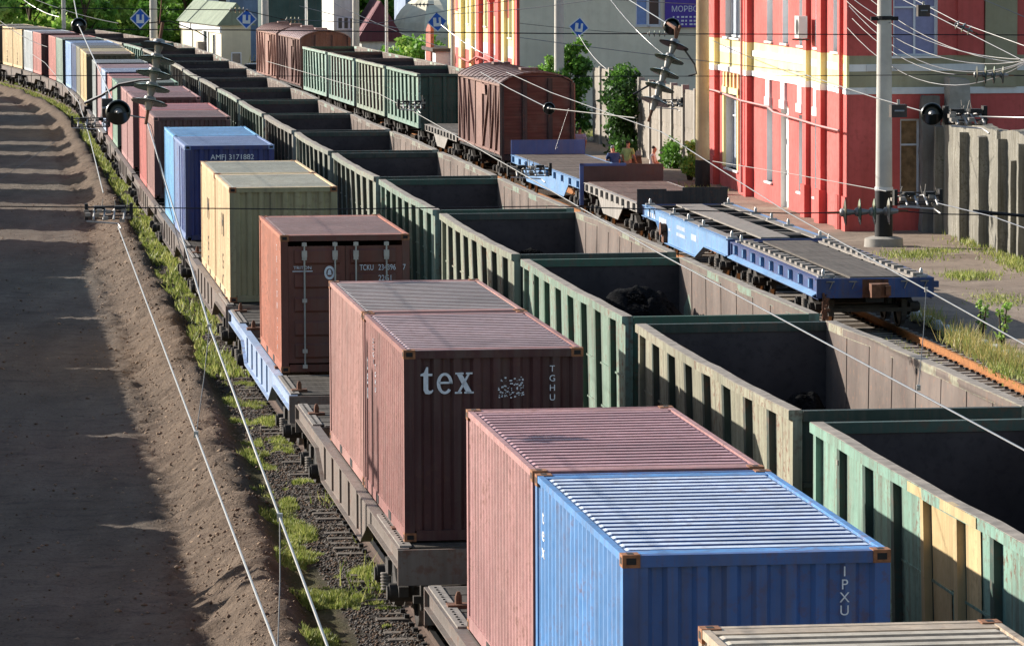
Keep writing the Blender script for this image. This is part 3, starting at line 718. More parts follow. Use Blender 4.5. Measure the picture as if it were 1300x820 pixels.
def heap(Yc, T, dx, label, r, hgt, col=None):
    mb = MB(); n = 44; rows = 18
    for i in range(rows+1):
        q = i/rows
        for j in range(n):
            a = 2*math.pi*j/n; rr_ = r*(1-q)*(1+.25*noise.noise(Vector((math.cos(a)*2, math.sin(a)*2, q*3+Yc)))); z = hgt*(1-(1-q)**2.4)
            mb.v.append((rr_*math.cos(a), rr_*1.5*math.sin(a), max(0, z+.22*noise.noise(Vector((rr_*2.3*math.cos(a)+Yc, rr_*2.3*math.sin(a), 3)))+.07*noise.noise(Vector((rr_*7*math.cos(a), rr_*7*math.sin(a), z*4)))) if i else -.02))
    for i in range(rows):
        for j in range(n):
            j2 = (j+1) % n; mb.f.append((i*n+j, i*n+j2, (i+1)*n+j2, (i+1)*n+j)); mb.m.append(0)
    for q in range(1500):
        a = random.uniform(0, 6.3); d = random.uniform(0, 1); rr_ = r*d; z = hgt*(1-d**2.4)*.98-.01
        s_ = random.uniform(.01, .03); x, y = rr_*math.cos(a), rr_*1.5*math.sin(a); mb.hexa([(x+s_*u*random.uniform(.5, 1), y+s_*v*random.uniform(.5, 1), z+s_*w*random.uniform(.5, 1)) for u, v, w in ((-1, -1, -1), (1, -1, -1), (1, 1, -1), (-1, 1, -1), (-1, -1, 1), (1, -1, 1), (1, 1, 1), (-1, 1, 1))])
    o = mb.build('coal_heap', plain('coal', '131314', .97, 0, .6, 14, bump=1.0, spec=.05), None, 60); o.location = side(T, Yc, dx)+Vector((0, 0, 1.385)); return tag(o, label, 'coal heap', 'coal left over in the gondola wagons')
heap(78.4, T2, .3, 'black coal heap in the green gondola wagon beside the tex container', 1.25, 1.7)
heap(65.2, T2, .78, 'small coal remains at the far end of the cream gondola wagon', .6, 1.15)
heap(92.9, T2, .25, 'coal heap at the back of the pale olive gondola wagon', .9, 1.4)
# ------------------------------------------------------------------ third track: flats, covered wagons, gondolas
BLUE = paint('wagon_blue', '3f63a6', .35, .45, dirtcol='6a6f80'); BLUEL = paint('wagon_pale_blue', '5b93c4', .45, .55, dirtcol='8a93a5'); BLUED = paint('wagon_dark_blue', '20447f', .45, .5)
BRN = paint('wagon_brown', '5b4038', .5, .5); BLK = paint('wagon_black', '2a2423', .5, .4); GRW = paint('wagon_grey', 'a19a90', .4, .5)
FG3 = 'empty flat wagons on the right hand track'
DECKW = wood('deck_wood_grey', '5d564f'); DECKB = wood('deck_wood_brown', '65524a')
def hook(mb, x, y, z, s=1):
    mb.box(x-.1, x+.1, y-.03, y, z, z+.03); mb.bar((x+.05, y-.02, z), (x-.02, y-.02, z-.16), .03, .02)
def bend(t, mb, h): pass
# blue flat with stake pockets, nearest
def flat_a(Yc):
    L = 13.1; h = L/2; w = 1.39
    t = thing('flat_wagon', 'nearest blue flat wagon, with stake pockets and an exposed end beam', 'flat wagon', (T3(Yc), Yc, 0), rotz(T3, Yc), FG3)
    mb = MB()
    for s in (-1, 1):
        mb.box(min(s*w, s*(w-.05)), max(s*w, s*(w-.05)), -h, h, .95, 1.26)
        mb.box(min(s*(w+.06), s*(w-.10)), max(s*(w+.06), s*(w-.10)), -h, h, 1.26, 1.285)
        mb.prism([(-h, .78), (h, .78), (h, .95), (-h, .95)], 'x', min(s*w, s*(w-.02)), max(s*w, s*(w-.02)))
    mb2 = MB()
    for s in (-1, 1):
        mb2.prism([(s*(w+.001), .95), (s*(w+.14), .88), (s*(w+.14), .86), (s*(w+.001), .90)], 'y', -h, h)
    mb.build('side_sill', BLUED, t); mb2.build('side_ledge', BLUEL, t)
    for s in (-1, 1):
        for i in range(9):
            y = -h+.8+i*(L-1.6)/8; mb = MB(); mb.box(s*(w+.045)-.045, s*(w+.045)+.045, y-.09, y-.06, 1.0, 1.24); mb.box(s*(w+.045)-.045, s*(w+.045)+.045, y+.06, y+.09, 1.0, 1.24); mb.box(s*(w+.07)-.015, s*(w+.07)+.015, y-.06, y+.06, 1.02, 1.22)
            mb.build('stake_pocket', BLUEL, t)
    mb = MB(); mb.box(-.22, .22, -h, h, .7, 1.2); mb.box(-w+.1, w-.1, -h+.05, h-.05, 1.18, 1.24)
    for i in range(9): y = -h+.1+i*(L-.2)/8; mb.box(-w+.05, w-.05, y-.08, y+.08, .95, 1.262)
    mb.build('underframe', DARK, t)
    mb = MB()
    for i in range(20):
        y = -h+.14+i*(L-.28)/20; mb.box(-.58, .72, y, y+(L-.28)/20-.015, 1.264, 1.31+.006*random.random())
    mb.build('deck_planks', DECKW, t)
    mb = MB()
    for x in (-1.18, -.92, 1.0, 1.2): mb.box(x-.06, x+.06, -h+.1, h-.1, 1.245, 1.30)
    for s in (-1.05, 1.1):
        for i in range(16):
            y = -h+.4+i*.8; mb.box(s-.12, s+.12, y-.16, y+.16, 1.25, 1.36+.03*random.random())
    mb.build('container_rails', LTGREY, t)
    mb = MB()
    mb.box(-w-.04, w+.04, -h-.07, -h, .82, 1.29); mb.box(w+.03, w+.16, -h-.07, -h+.1, 1.05, 1.2)
    mb.build('end_beam', BLUED, t); mb = MB(); mb.box(-w-.04, w+.04, h, h+.07, .82, 1.29); mb.build('end_beam', BLUED, t)
    mb = MB()
    for x in (-1.1, -.55, .72, 1.2): hook(mb, x, -h-.075, 1.2)
    mb.build('end_hooks', LTGREY, t)
    for s in (-1, 1):
        for y in (-h+.35, h-.35): link('container_lock', LOCK, t, [ZINC], (s*1.2, y, 1.29))
    for y in (4.2, -4.2): bogie(t, y)
    couplers(t, h+.07)
    mb = MB(); mb.tube([(-w+.12, -h-.1, .95), (-w+.1, -h-.16, .6), (-w+.14, -h-.1, .25)], .03, 6)
    for i in range(14): mb.box(-w+.12+random.uniform(-.07, .07), -w+.2+random.uniform(-.05, .08), -h-.16, -h-.08, .28+i*.045, .34+i*.045)
    mb.build('hanging_chain', RUST, t)
    return t
flat_a(110.25)
def flat_b(Yc):
    L = 15.9; h = L/2; w = 1.36
    t = thing('flat_wagon', 'bright blue fish bellied flat wagon with open frame deck beside the red building', 'flat wagon', (T3(Yc), Yc, 0), rotz(T3, Yc), FG3)
    prof = [(-h, 1.28), (h, 1.28), (h, .98), (h-3.0, .98), (h-4.6, .45), (-h+5.4, .45), (-h+3.8, .85), (-h, .85)]
    for s in (-1, 1):
        mb = MB(); mb.prism(prof, 'x', min(s*w, s*(w-.03)), max(s*w, s*(w-.03))); mb.box(min(s*(w+.07), s*(w-.12)), max(s*(w+.07), s*(w-.12)), -h, h, 1.28, 1.30)
        for i in range(2, 7):
            (y0, z0), (y1, z1) = prof[i], prof[i+1]; mb.bar((s*w, y0, z0-.01), (s*w, y1, z1-.01), .18, .02)
        sl = mb.build('side_sill', BLUEL, t)
        if s < 0:
            mb = MB(); x = -w-.003
            for (ya, yb, za, zb, n) in ((5.6, 7.3, 1.0, 1.14, 4), (3.4, 4.9, .92, 1.12, 8), (2.6, 3.0, .82, .9, 3), (-.2, 1.4, .98, 1.1, 14), (-.2, 1.4, .78, .88, 12), (-2.3, -1.3, .84, 1.02, 5)):
                for i in range(n):
                    y = ya+(yb-ya)*(i+.15)/n; mb.box(x-.002, x+.002, y, y+(yb-ya)/n*random.uniform(.4, .7), za, zb)
            mb.build('stencil_marks', WLET, sl)
    mb = MB(); mb.box(-.22, .22, -h+.1, h-.1, .7, 1.2)
    n = 8
    for i in range(n+1):
        y = -h+.12+i*(L-.24)/n; mb.box(-w+.04, w-.04, y-.16, y+.16, .9, 1.27)
    mb.build('cross_frame', GREASE, t)
    mb = MB()
    for i in range(11):
        y = -h+.3+i*(L-.6)/11; mb.box(-.42, .38, y, y+(L-.6)/11-.012, 1.272, 1.32)
    for s in (-1, 1): mb.box(s*1.15-.12, s*1.15+.12, -h+.1, h-.1, 1.274, 1.305)
    for y in (-h+2.2, h-2.6, 0): mb.bar((-1.1, y, 1.28), (-.4, y+.7, 1.28), .14, .04); mb.bar((1.1, y, 1.28), (.36, y+.7, 1.28), .14, .04)
    mb.build('deck_plates', LTGREY, t)
    for s in (-1, 1): mb = MB(); mb.box(-w-.03, w+.03, min(s*h, s*(h+.07)), max(s*h, s*(h+.07)), .85, 1.30); mb.build('end_beam', BLUED, t)
    for s in (-1, 1):
        for y in (-h+.3, -h+5.2, 0, h-5.2, h-.3): link('container_lock', LOCK, t, [ZINC], (s*1.22, y, 1.305))
    mb = MB(); mb.tube([(-w-.16, 3.4, .85), (-w-.02, 3.4, .85)], .16, 12); mb.tube([(-w-.2, 3.4, .85), (-w-.16, 3.4, .85)], .2, 12); mb.box(-w-.12, -w, 3.2, 3.6, .45, .75)
    mb.build('brake_wheel', RUST, t, 40)
    for y in (5.6, -5.6): bogie(t, y)
    couplers(t, h+.07)
flat_b(125.5)
def flat_c(Yc, L, label, sill, deck, fb=None, bb=None, notch=False):
    h = L/2; w = 1.40
    t = thing('flat_wagon', label, 'flat wagon', (T3(Yc), Yc, 0), rotz(T3, Yc), FG3)
    prof = [(-h, 1.26), (h, 1.26), (h, .98), (h-3.1, .98), (h-4.3, .50), (-h+4.3, .50), (-h+3.1, .98), (-h, .98)]
    for s in (-1, 1):
        mb = MB(); mb.prism(prof, 'x', min(s*w, s*(w-.03)), max(s*w, s*(w-.03))); mb.box(min(s*(w+.05), s*(w-.1)), max(s*(w+.05), s*(w-.1)), -h, h, 1.26, 1.28)
        for i in range(10):
            y = -h+.6+i*(L-1.2)/9; x0, x1 = sorted((s*(w+.002), s*(w+.09))); mb.box(x0, x1, y-.07, y+.07, 1.03, 1.25)
        mb.build('side_sill', sill, t)
    mb = MB(); mb.box(-.22, .22, -h+.1, h-.1, .7, 1.2); mb.box(-w+.05, w-.05, -h+.1, h-.1, 1.1, 1.25); mb.build('underframe', DARK, t)
    mb = MB(); n = int(L/.42)
    for i in range(n):
        y = -h+.08+i*(L-.16)/n; mb.box(-w+.1, w-.1, y, y+(L-.16)/n-.012, 1.252, 1.295+.012*random.random())
    mb.build('deck_planks', deck, t)
    for q, mat in ((-1, fb), (1, bb)):
        if mat:
            y0, y1 = sorted((q*(h+.01), q*(h+.06))); mb = MB()
            if notch: mb.prism([(-w-.03, .98), (w+.03, .98), (w+.03, 1.76), (.0, 1.76), (0, 1.66), (-.5, 1.66), (-.5, 1.72), (-w-.03, 1.72)], 'y', y0, y1)
            else: mb.box(-w-.03, w+.03, y0, y1, .98, 1.84)
            b = mb.build('end_board', mat, t)
            if fb is BRN and q < 0:
                mb = MB(); mb.box(-w-.05, -w+.08, -h-.075, -h+.0, .45, 1.87); mb.box(-w-.05, .15, -h-.075, -h+.0, 1.78, 1.87); mb.build('board_edging', BLUE, b)
    for y in (h-2.0, -h+2.0): bogie(t, y)
    couplers(t, h+.07)
    return t
flat_c(140.4, 11.9, 'brown flat wagon with black notched end board, behind the bright blue flat wagon', GRW, DECKB, BLK, None, True)
flat_c(156.6, 18.6, 'blue flat wagon with a blue edged brown end board, next to the workers', BLUEL, DECKW, BRN, BLUE)
flat_c(189.0, 11.2, 'pale grey flat wagon between the brown covered wagon and the green gondola wagons', GRW, DECKW)

BROWN = paint('boxcar_brown', '70483e', .7, .65, dirtcol='4a3530', scale=1.2); BROWNL = paint('boxcar_rib', '8f6557', .5, .35); BRROOF = paint('boxcar_roof', '765c55', .9, .8, dirtcol='54423c')
BRPLK = wood('boxcar_planks', '5e3f38', 'x')
def boxcar(Yc, T, label, col=None, roofm=None, L=13.6, group=None, full=True):
    h = L/2; w = 1.42; ze, zr = 3.86, 4.32
    t = thing('covered_wagon', label, 'covered wagon', (T(Yc), Yc, 0), rotz(T, Yc), group)
    m1 = col or BROWN; m2 = BROWNL if not col else col
    arc = [(w*1.0*math.sin(R(a))/math.sin(R(62)), ze+(zr-ze)*(math.cos(R(a))-math.cos(R(62)))/(1-math.cos(R(62)))) for a in range(-62, 63, 9)]
    mb = MB(); mb.box(-w, w, -h, h, 1.0, 1.16); mb.box(-.25, .25, -h, h, .7, .99); mb.build('underframe', DARK, t)
    for s in (-1, 1):
        mb = MB(); mb.box(s*(w-.04)-.03, s*(w-.04)+.03, -h+.04, h-.04, 1.16, ze)
        sw = mb.build('side_wall', m1, t)
        mb = MB(); x = s*(w+.02)
        ysr = [-h+.06, -h+1.6, -h+3.2, -1.15, 1.15, h-3.2, h-1.6, h-.06]
        for y in ysr: mb.box(x-.05, x+.05, y-.07, y+.07, 1.1, ze)
        for a, b in ((-h+.1, -h+1.5), (-h+1.7, -h+3.1), (-h+3.3, -1.2), (h-.1, h-1.5), (h-1.7, h-3.1), (h-3.3, 1.2)): mb.bar((x, a, ze-.05), (x, b, 1.2), .08, .12, up=(1, 0, 0))
        for z in (1.14, ze-.06): mb.box(x-.05, x+.05, -h, h, z, z+.1)
        mb.build('wall_ribs', m2, t)
        mb = MB(); mb.box(x-.005, x+.045, -1.05, 1.05, 1.2, ze-.1)
        for y in (-.95, -.35, .35, .95): mb.box(x+.045, x+.08, y-.05, y+.05, 1.22, ze-.15)
        d = mb.build('sliding_door', m2, t)
        mb = MB(); mb.box(x+.08, x+.13, -.4, -.28, 2.2, 2.5); mb.build('door_latch', STEEL, d)
        mb = MB(); mb.prism([(-2.4, 3.35), (-1.2, 3.35), (-1.2, 3.75), (-2.2, 3.75)], 'x', min(x+s*.05, x+s*.07), max(x+s*.05, x+s*.07)); mb.build('hatch_flap', m2, t)
    for s in (-1, 1):
        mb = MB(); y0, y1 = sorted((s*(h-.02), s*(h-.1)))
        pl = [(-w, 1.16)]+[(w, 1.16)]+[(x, z) for x, z in arc[::-1]]
        mb.prism(pl, 'y', y0, y1); e = mb.build('end_wall', BRPLK if not col else m1, t)
        mb = MB(); y0, y1 = sorted((s*(h-.02), s*(h+.08)))
        for x in (-.5, .5): mb.box(x-.09, x+.09, y0, y1, 1.1, 4.1)
        for x in (-w+.04, w-.04): mb.box(x-.06, x+.06, y0, y1, 1.1, 3.95)
        mb.box(-w, w, y0, y1-.03*(s > 0), .92, 1.099); mb.build('end_posts', BLK if not col else m1, t)
    mb = MB(); n = len(arc); nn = 13
    for i in range(n-1):
        (xa, za), (xb, zb) = arc[i], arc[i+1]
        mb.hexa([(xa*1.05, -h-.08, za), (xb*1.05, -h-.08, zb), (xb*1.05, h+.08, zb), (xa*1.05, h+.08, za), (xa*1.05, -h-.08, za+.03), (xb*1.05, -h-.08, zb+.03), (xb*1.05, h+.08, zb+.03), (xa*1.05, h+.08, za+.03)])
        for j in range(nn):
            y = -h+j*L/(nn-1); mb.hexa([(xa*1.06, y-.03, za+.03), (xb*1.06, y-.03, zb+.03), (xb*1.06, y+.03, zb+.03), (xa*1.06, y+.03, za+.03), (xa*1.06, y-.03, za+.06), (xb*1.06, y-.03, zb+.06), (xb*1.06, y+.03, zb+.06), (xa*1.06, y+.03, za+.06)])
    rf = mb.build('roof', roofm or BRROOF, t)
    if full:
        for y in (-h+2.5, h-2.5):
            mb = MB(); mb.box(-.35, .35, y-.35, y+.35, zr+.05, zr+.14); mb.build('roof_hatch', roofm or BRROOF, rf)
    for y in (h-2.0, -h+2.0): bogie(t, y, None, full)
    if full: couplers(t, h+.07)
    return t
boxcar(175.4, T3, 'brown planked covered wagon with rounded roof, standing alone before the ivy', L=13.4)
CV = 'far pair of covered wagons'
boxcar(258.8, T3, 'red brown covered wagon with smooth curved roof behind the far green gondola wagons', BROWN, paint('boxcar_pinkroof', '9c7f7c', .3, .3), L=13, group=CV)
boxcar(273.2, T3, 'faded orange brown covered wagon with gabled roof, farthest on the right hand track', paint('boxcar_faded', '9c6a58', .5, .45), paint('boxcar_roof2', '8a6357', .4, .4), L=13, group=CV)
g3 = [(202.5, '86b39c', 'green gondola wagon with a closed dark green end behind the pale grey flat wagon', '27503f'), (216.3, 'a0b498', 'yellowish green gondola wagon between the dark ended one and the pale one', '4a2f2a'), (230.1, '93bba8', 'pale green gondola wagon just behind the yellowish green one', '4a2f2a'), (243.9, '9ac4b0', 'light mint gondola wagon touching the far covered wagons', '2f5a48')]
for Y, col, lb, ec in g3: gondola(Y, T3, lb, col, ec, 'four gondola wagons on the right hand track', False)

# ------------------------------------------------------------------ the train on the shaded left side; its shadow lies over the dirt road
LT = 'covered wagons on the left hand track'
for i in range(7):
    Y = 58.2+i*13.83
    boxcar(Y, T0, 'brown covered wagon of the left hand train, %s from the footbridge' % ['first', 'second', 'third', 'fourth', 'fifth', 'sixth', 'seventh'][i], L=12.3, group=LT, full=False)
gaps = [151, 165.5, 178.7, 190.8, 207, 217.6, 236.5, 256, 270.5, 285.5, 302, 316, 331]
for i in range(len(gaps)-1):
    a, b = gaps[i]+2.9, gaps[i+1]-2.9; L = b-a
    boxcar((a+b)/2, T0, 'short covered wagon of the far left hand train, number %d behind the shaded road' % (i+1), L=L, group=LT, full=False)

# ------------------------------------------------------------------ buildings
def wallgrid(mb, P, U, Zl, holes, zone, depth, org, eu, en):
    """flat wall in the (eu, z) plane at org; holes (u0,u1,z0,z1) get reveals going inwards by depth"""
    us = sorted({P[0], P[1]} | {h for q in holes for h in q[:2]}); zs = sorted({P[2], P[3]} | set(Zl) | {h for q in holes for h in q[2:4]})
    def pt(u, z, d=0): return org+eu*u+en*(-d)+Vector((0, 0, z))
    for i in range(len(us)-1):
        for j in range(len(zs)-1):
            u, z = (us[i]+us[i+1])/2, (zs[j]+zs[j+1])/2
            if any(a < u < b and c < z < d for a, b, c, d in holes): continue
            mb.quad(pt(us[i], zs[j]), pt(us[i+1], zs[j]), pt(us[i+1], zs[j+1]), pt(us[i], zs[j+1]), mi=zone(u, z))
    for a, b, c, d in holes:
        mi = 1
        for p, q in (((a, c), (a, d)), ((a, d), (b, d)), ((b, d), (b, c)), ((b, c), (a, c))):
            mb.quad(pt(*p), pt(*q), pt(*q, depth), pt(*p, depth), mi=mi)
RED = paint('facade_red', 'cc5048', .15, .45, dirtcol='9a4c42', rough=.85, scale=.6, desat=.12, dents=.1); YEL = paint('facade_yellow', 'efdc98', .05, .25, dirtcol='b59f66', rough=.85, scale=.6, desat=.04, dents=.1); OLI = paint('facade_olive', '9c9370', .05, .25, dirtcol='77704f', rough=.85, scale=.6); WHT = paint('facade_white', 'e2dfda', .05, .2, dirtcol='b5b0a8', rough=.85, scale=.6)
BLIND = plain('pale_blind', '8f8fb0', .8, 0, .1); CURT = plain('brown_curtain', '8a6f50', .9, 0, .4, 5); FRAMEW = plain('window_frame', 'd5d7dc', .5, 0, .06)
def window(parent, org, eu, en, hole, depth, pane, mull=1, trans=.7):
    a, b, c, d = hole
    def B(mb, u0, u1, z0, z1, d0, d1):
        P = []
        for z in (z0, z1):
            for u, dd_ in ((u0, d0), (u1, d0), (u1, d1), (u0, d1)): P.append(org+eu*u-en*dd_+Vector((0, 0, z)))
        mb.hexa(P)
    mb = MB(); e = depth-.06; w = .07
    B(mb, a, a+w, c, d, e-.06, e); B(mb, b-w, b, c, d, e-.06, e); B(mb, a+w, b-w, c, c+w, e-.06, e); B(mb, a+w, b-w, d-w, d, e-.06, e)
    for i in range(mull): u = a+(b-a)*(i+1)/(mull+1); B(mb, u-.035, u+.035, c+w, d-w, e-.06, e)
    if trans: z = c+(d-c)*trans; B(mb, a+w, b-w, z-.03, z+.03, e-.055, e-.002)
    f = mb.build('window', FRAMEW, parent)
    mb = MB(); mb.quad(org+eu*a-en*(e+.004)+Vector((0, 0, c)), org+eu*b-en*(e+.004)+Vector((0, 0, c)), org+eu*b-en*(e+.004)+Vector((0, 0, d)), org+eu*a-en*(e+.004)+Vector((0, 0, d)))
    mb.build('pane', pane, f)
    mb = MB(); B(mb, a-.08, b+.08, c-.07, c, -.10, depth-.065); mb.build('sill', WHT, f)
ZB = [(0, 0), (4.52, 1), (4.74, 2), (5.26, 1), (5.49, 2), (5.77, 0)]
EU, EN = Vector((0, 1, 0)), Vector((-1, 0, 0)); FU, FN = Vector((1, 0, 0)), Vector((0, -1, 0))
# -- the red station house
sh = thing('station_house', 'red two storey building with yellow and white bands beside the platform', 'building', (10.95, 140.2, -.1), R(5.9))
H1 = 10.2; L1_, W1 = 29.8, 14.0
def zone1(yel):
    def z_(u, z):
        m_ = [i for q, i in ZB if q <= z][-1]; return {0: 0, 1: 1, 2: yel}[m_]
    return z_
up = [(22.6, 26.4, 5.85, 8.7), (15.2, 16.5, 5.9, 8.9), (11.85, 13.1, 5.9, 8.9), (8.4, 9.6, 5.9, 8.9), (5.2, 6.35, 5.9, 8.9), (1.65, 2.95, 5.85, 8.9)]
lo = [(22.9, 26.2, .85, 3.7), (15.2, 16.5, .85, 3.6), (11.8, 13.4, .0, 3.7), (8.5, 9.6, .85, 3.5), (5.3, 6.4, .85, 3.5)]
ZS = [q for q, _ in ZB]
mb = MB(); wallgrid(mb, (0, L1_, 0, H1), None, ZS, up+lo, zone1(2), .34, Vector((0, 0, 0)), EU, EN)
fro = [(1.44, 2.9, 5.75, 8.0), (1.68, 2.92, .9, 3.72), (6.4, 7.8, 5.75, 8.0), (6.4, 7.8, .9, 3.72)]
wallgrid(mb, (0, W1, 0, H1), None, ZS, fro, zone1(3), .3, Vector((0, 0, 0)), FU, FN)
mb.quad((W1, 0, 0), (W1, L1_, 0), (W1, L1_, H1), (W1, 0, H1), mi=0); mb.quad((0, L1_, 0), (W1, L1_, 0), (W1, L1_, H1), (0, L1_, H1), mi=0)
mb.build('wall', [RED, WHT, YEL, OLI], sh)
PANES = plain('sky_pane', 'b4bcc8', .25, 0, .1, spec=.5)
for i, h_ in enumerate(up): window(sh, Vector((0, 0, 0)), EU, EN, h_, .34, PANES, 1 if h_[1]-h_[0] < 2 else 2)
for i, h_ in enumerate(lo):
    if i == 2: continue
    window(sh, Vector((0, 0, 0)), EU, EN, h_, .34, PANES, 1 if h_[1]-h_[0] < 2 else 2)
for i, h_ in enumerate(fro): window(sh, Vector((0, 0, 0)), FU, FN, h_, .3, BLIND if i == 0 else CURT, 1)
mb = MB(); mb.box(.2, .28, 11.82, 13.38, .05, 3.68); mb.box(.17, .2, 12.58, 12.62, .05, 3.6)
for z in (.3, 1.4, 2.5): 
    for y in (11.95, 12.75): mb.box(.175, .2, y, y+.5, z, z+.9)
dr = mb.build('door', WHT, sh); mb = MB(); mb.box(.14, .17, 12.5, 12.54, 1.0, 1.25); mb.build('handle', STEEL, dr)
def bandbox(y0, y1, p, x=None):
    mb = MB(); zs = [(0, 1.2, 0, .06), (1.2, 4.52, 0, 0), (4.52, 4.74, 1, .03), (4.74, 5.77, 2, 0), (5.77, H1, 0, 0)]
    for a, b, mi, ex in zs: mb.box(-p-ex, .02, y0-ex, y1+ex, a, b, mi)
    mb.build('pilaster', [RED, WHT, YEL], sh)
for y0, y1, p in ((27.9, 29.78, .2), (20.75, 21.6, .16), (19.6, 20.1, .24), (7.3, 8.0, .16), (4.2, 5.0, .2), (1.15, 1.5, .12), (.01, .55, .08)): bandbox(y0, y1, p)
mb = MB()                     # string courses and keystones
mb.box(-.07, .0, .56, 1.14, 4.53, 4.73); mb.box(-.07, 0, 8.02, 19.58, 4.53, 4.73); mb.box(-.07, 0, 21.62, 27.88, 4.53, 4.73); mb.box(-.05, 0, 8.02, 19.58, 5.27, 5.48)
mb.box(.56, W1, -.06, 0, 4.53, 4.73); mb.box(.56, W1, -.05, 0, 5.27, 5.48)
mb.build('string_course', WHT, sh)
for y in (15.85, 12.6, 9.05, 5.85):
    mb = MB()
    for q in (-.42, -.1, .22): mb.box(-.09, 0, y+q, y+q+.2, 3.9, 4.52)
    mb.box(-.12, 0, y-.55, y+.55, 3.6, 3.9); mb.build('keystone', WHT, sh)
mb = MB()
for q in (22.7, 23.7, 24.6, 25.5, 26.2): mb.box(-.08, 0, q, q+.3, 3.72, 4.5)
mb.box(-.1, 0, 22.6, 22.9, .9, 4.0); mb.box(-.1, 0, 26.2, 26.5, .9, 4.0); mb.box(-.12, 0, 22.6, 26.5, 3.72, 3.95); mb.build('window_surround', YEL, sh)
mb = MB(); mb.box(4.45, 5.5, -.14, 0, 4.74, H1); mb.build('pier', OLI, sh); mb = MB(); mb.box(3.55, 4.40, -.1, 0, 5.78, H1); mb.build('pier', RED, sh)
mb = MB(); mb.box(-.35, W1+.3, -.35, L1_+.3, H1, H1+.3); mb.build('cornice', WHT, sh)
mb = MB(); z = H1+.3
for tri in (((-.5, -.5, z), (W1+.5, -.5, z), (W1/2, 7, z+3)), ((-.5, L1_+.5, z), (W1+.5, L1_+.5, z), (W1/2, L1_-7, z+3))): mb.quad(*tri)
mb.quad((-.5, -.5, z), (-.5, L1_+.5, z), (W1/2, L1_-7, z+3), (W1/2, 7, z+3)); mb.quad((W1+.5, -.5, z), (W1+.5, L1_+.5, z), (W1/2, L1_-7, z+3), (W1/2, 7, z+3)); mb.build('roof', plain('green_sheet_roof', '54655a', .6, .1), sh)
PIPE = plain('pink_pipe', 'c08a86', .6, 0, .15)
mb = MB(); pts = [(-.3, .2, 3.35), (-.3, 4, 3.35), (-.3, 8, 3.4), (-.3, 13.2, 3.45), (-.3, 14.5, 3.6), (-.3, 19, 3.6), (-.3, 20.6, 3.6), (-.3, 26.6, 3.75), (-.3, 29.8, 3.75)]; mb.tube(pts, .04, 6); mb.build('gas_pipe', PIPE, sh, 60)
mb = MB(); mb.tube([(-.3, 20.5, .2), (-.3, 20.5, 8), (-.1, 20.5, 10)], .05, 8); mb.build('drainpipe', PIPE, sh, 60)
mb = MB(); mb.tube([(-.13, .85, .1), (-.13, .85, 10.1)], .06, 8); mb.build('drainpipe', RED, sh, 60)
ac = thing('air_conditioner', 'white air conditioner box high on the red facade beside a narrow window', 'air conditioner', sh.matrix_world @ Vector((0, 0, 0)), R(5.9))
ac.location = Matrix.Rotation(R(5.9), 4, 'Z') @ Vector((-.45, 6.9, 6.2)) + Vector((10.95, 140.2, -.1))
mb = MB(); mb.box(-.1, .2, -.4, .4, 0, .75); mb.build('case', plain('ac_white', 'c9c9c4', .5, 0, .06), ac); mb = MB(); mb.tube([(-.108, -.1, .38), (-.101, -.1, .38)], .27, 20); mb.build('fan_grille', DARK, ac)
mb = MB(); mb.bar((-.2, -.3, -.05), (.28, -.3, -.05), .05, .05); mb.bar((-.2, .3, -.05), (.28, .3, -.05), .05, .05); mb.build('bracket', STEEL, ac)

# -- the second, yellow and red building further back
OLD = paint('facade_shade_olive', 'd6cfb4', .05, .2, dirtcol='b3ab90', rough=.9, scale=.4)
sb = thing('yellow_building', 'yellow and red building with a plain olive end wall behind the covered wagon', 'building', (.46, 225, -.2), R(7))
mb = MB(); HB = 11
def zone2(u, z):
    if z < 3.5: return 0 if int(u*.62) % 3 != 1 else 1
    if z < 4.1: return 1
    if z < 5.6: return 2
    return 0 if (int(u*.5) % 3 == 2) else 2
hb = [(3.0, 4.6, 4.6, 8.0), (14.5, 15.6, 5.0, 8.0), (18.5, 19.6, 5.0, 8), (23, 24.2, 5, 8), (28, 29.2, 5, 8)]
cut = [i*1.6129 for i in range(21)]
zs_ = [0, 3.5, 4.1, 5.6, HB]
edges = sorted(set([round(x, 3) for x in cut if x < 33] + [33] + [h for q in hb for h in q[:2]]))
zz_ = sorted(set(zs_ + [h for q in hb for h in q[2:]]))
for i in range(len(edges)-1):
    for j in range(len(zz_)-1):
        u, z = (edges[i]+edges[i+1])/2, (zz_[j]+zz_[j+1])/2
        if any(a < u < b and c < z < d for a, b, c, d in hb): continue
        mb.quad((0, edges[i], zz_[j]), (0, edges[i+1], zz_[j]), (0, edges[i+1], zz_[j+1]), (0, edges[i], zz_[j+1]), mi=zone2(u, z))
for a, b, c, d in hb:
    for p, q in (((a, c), (a, d)), ((a, d), (b, d)), ((b, d), (b, c)), ((b, c), (a, c))): mb.quad((0, p[0], p[1]), (0, q[0], q[1]), (.3, q[0], q[1]), (.3, p[0], p[1]), mi=2)
hf = [(6.1, 7.4, 5.25, 8.2)]
wallgrid(mb, (0, 13, 0, HB), None, [], hf, lambda u, z: 3, .25, Vector((0, 0, 0)), FU, FN)
mb.quad((13, 0, 0), (13, 33, 0), (13, 33, HB), (13, 0, HB), mi=3); mb.quad((0, 33, 0), (13, 33, 0), (13, 33, HB), (0, 33, HB), mi=3); mb.quad((0, 0, HB), (13, 0, HB), (13, 33, HB), (0, 33, HB), mi=3)
mb.build('wall', [RED, WHT, YEL, OLD], sb)
for h_ in hb: window(sb, Vector((0, 0, 0)), EU, EN, h_, .3, PANES, 1)
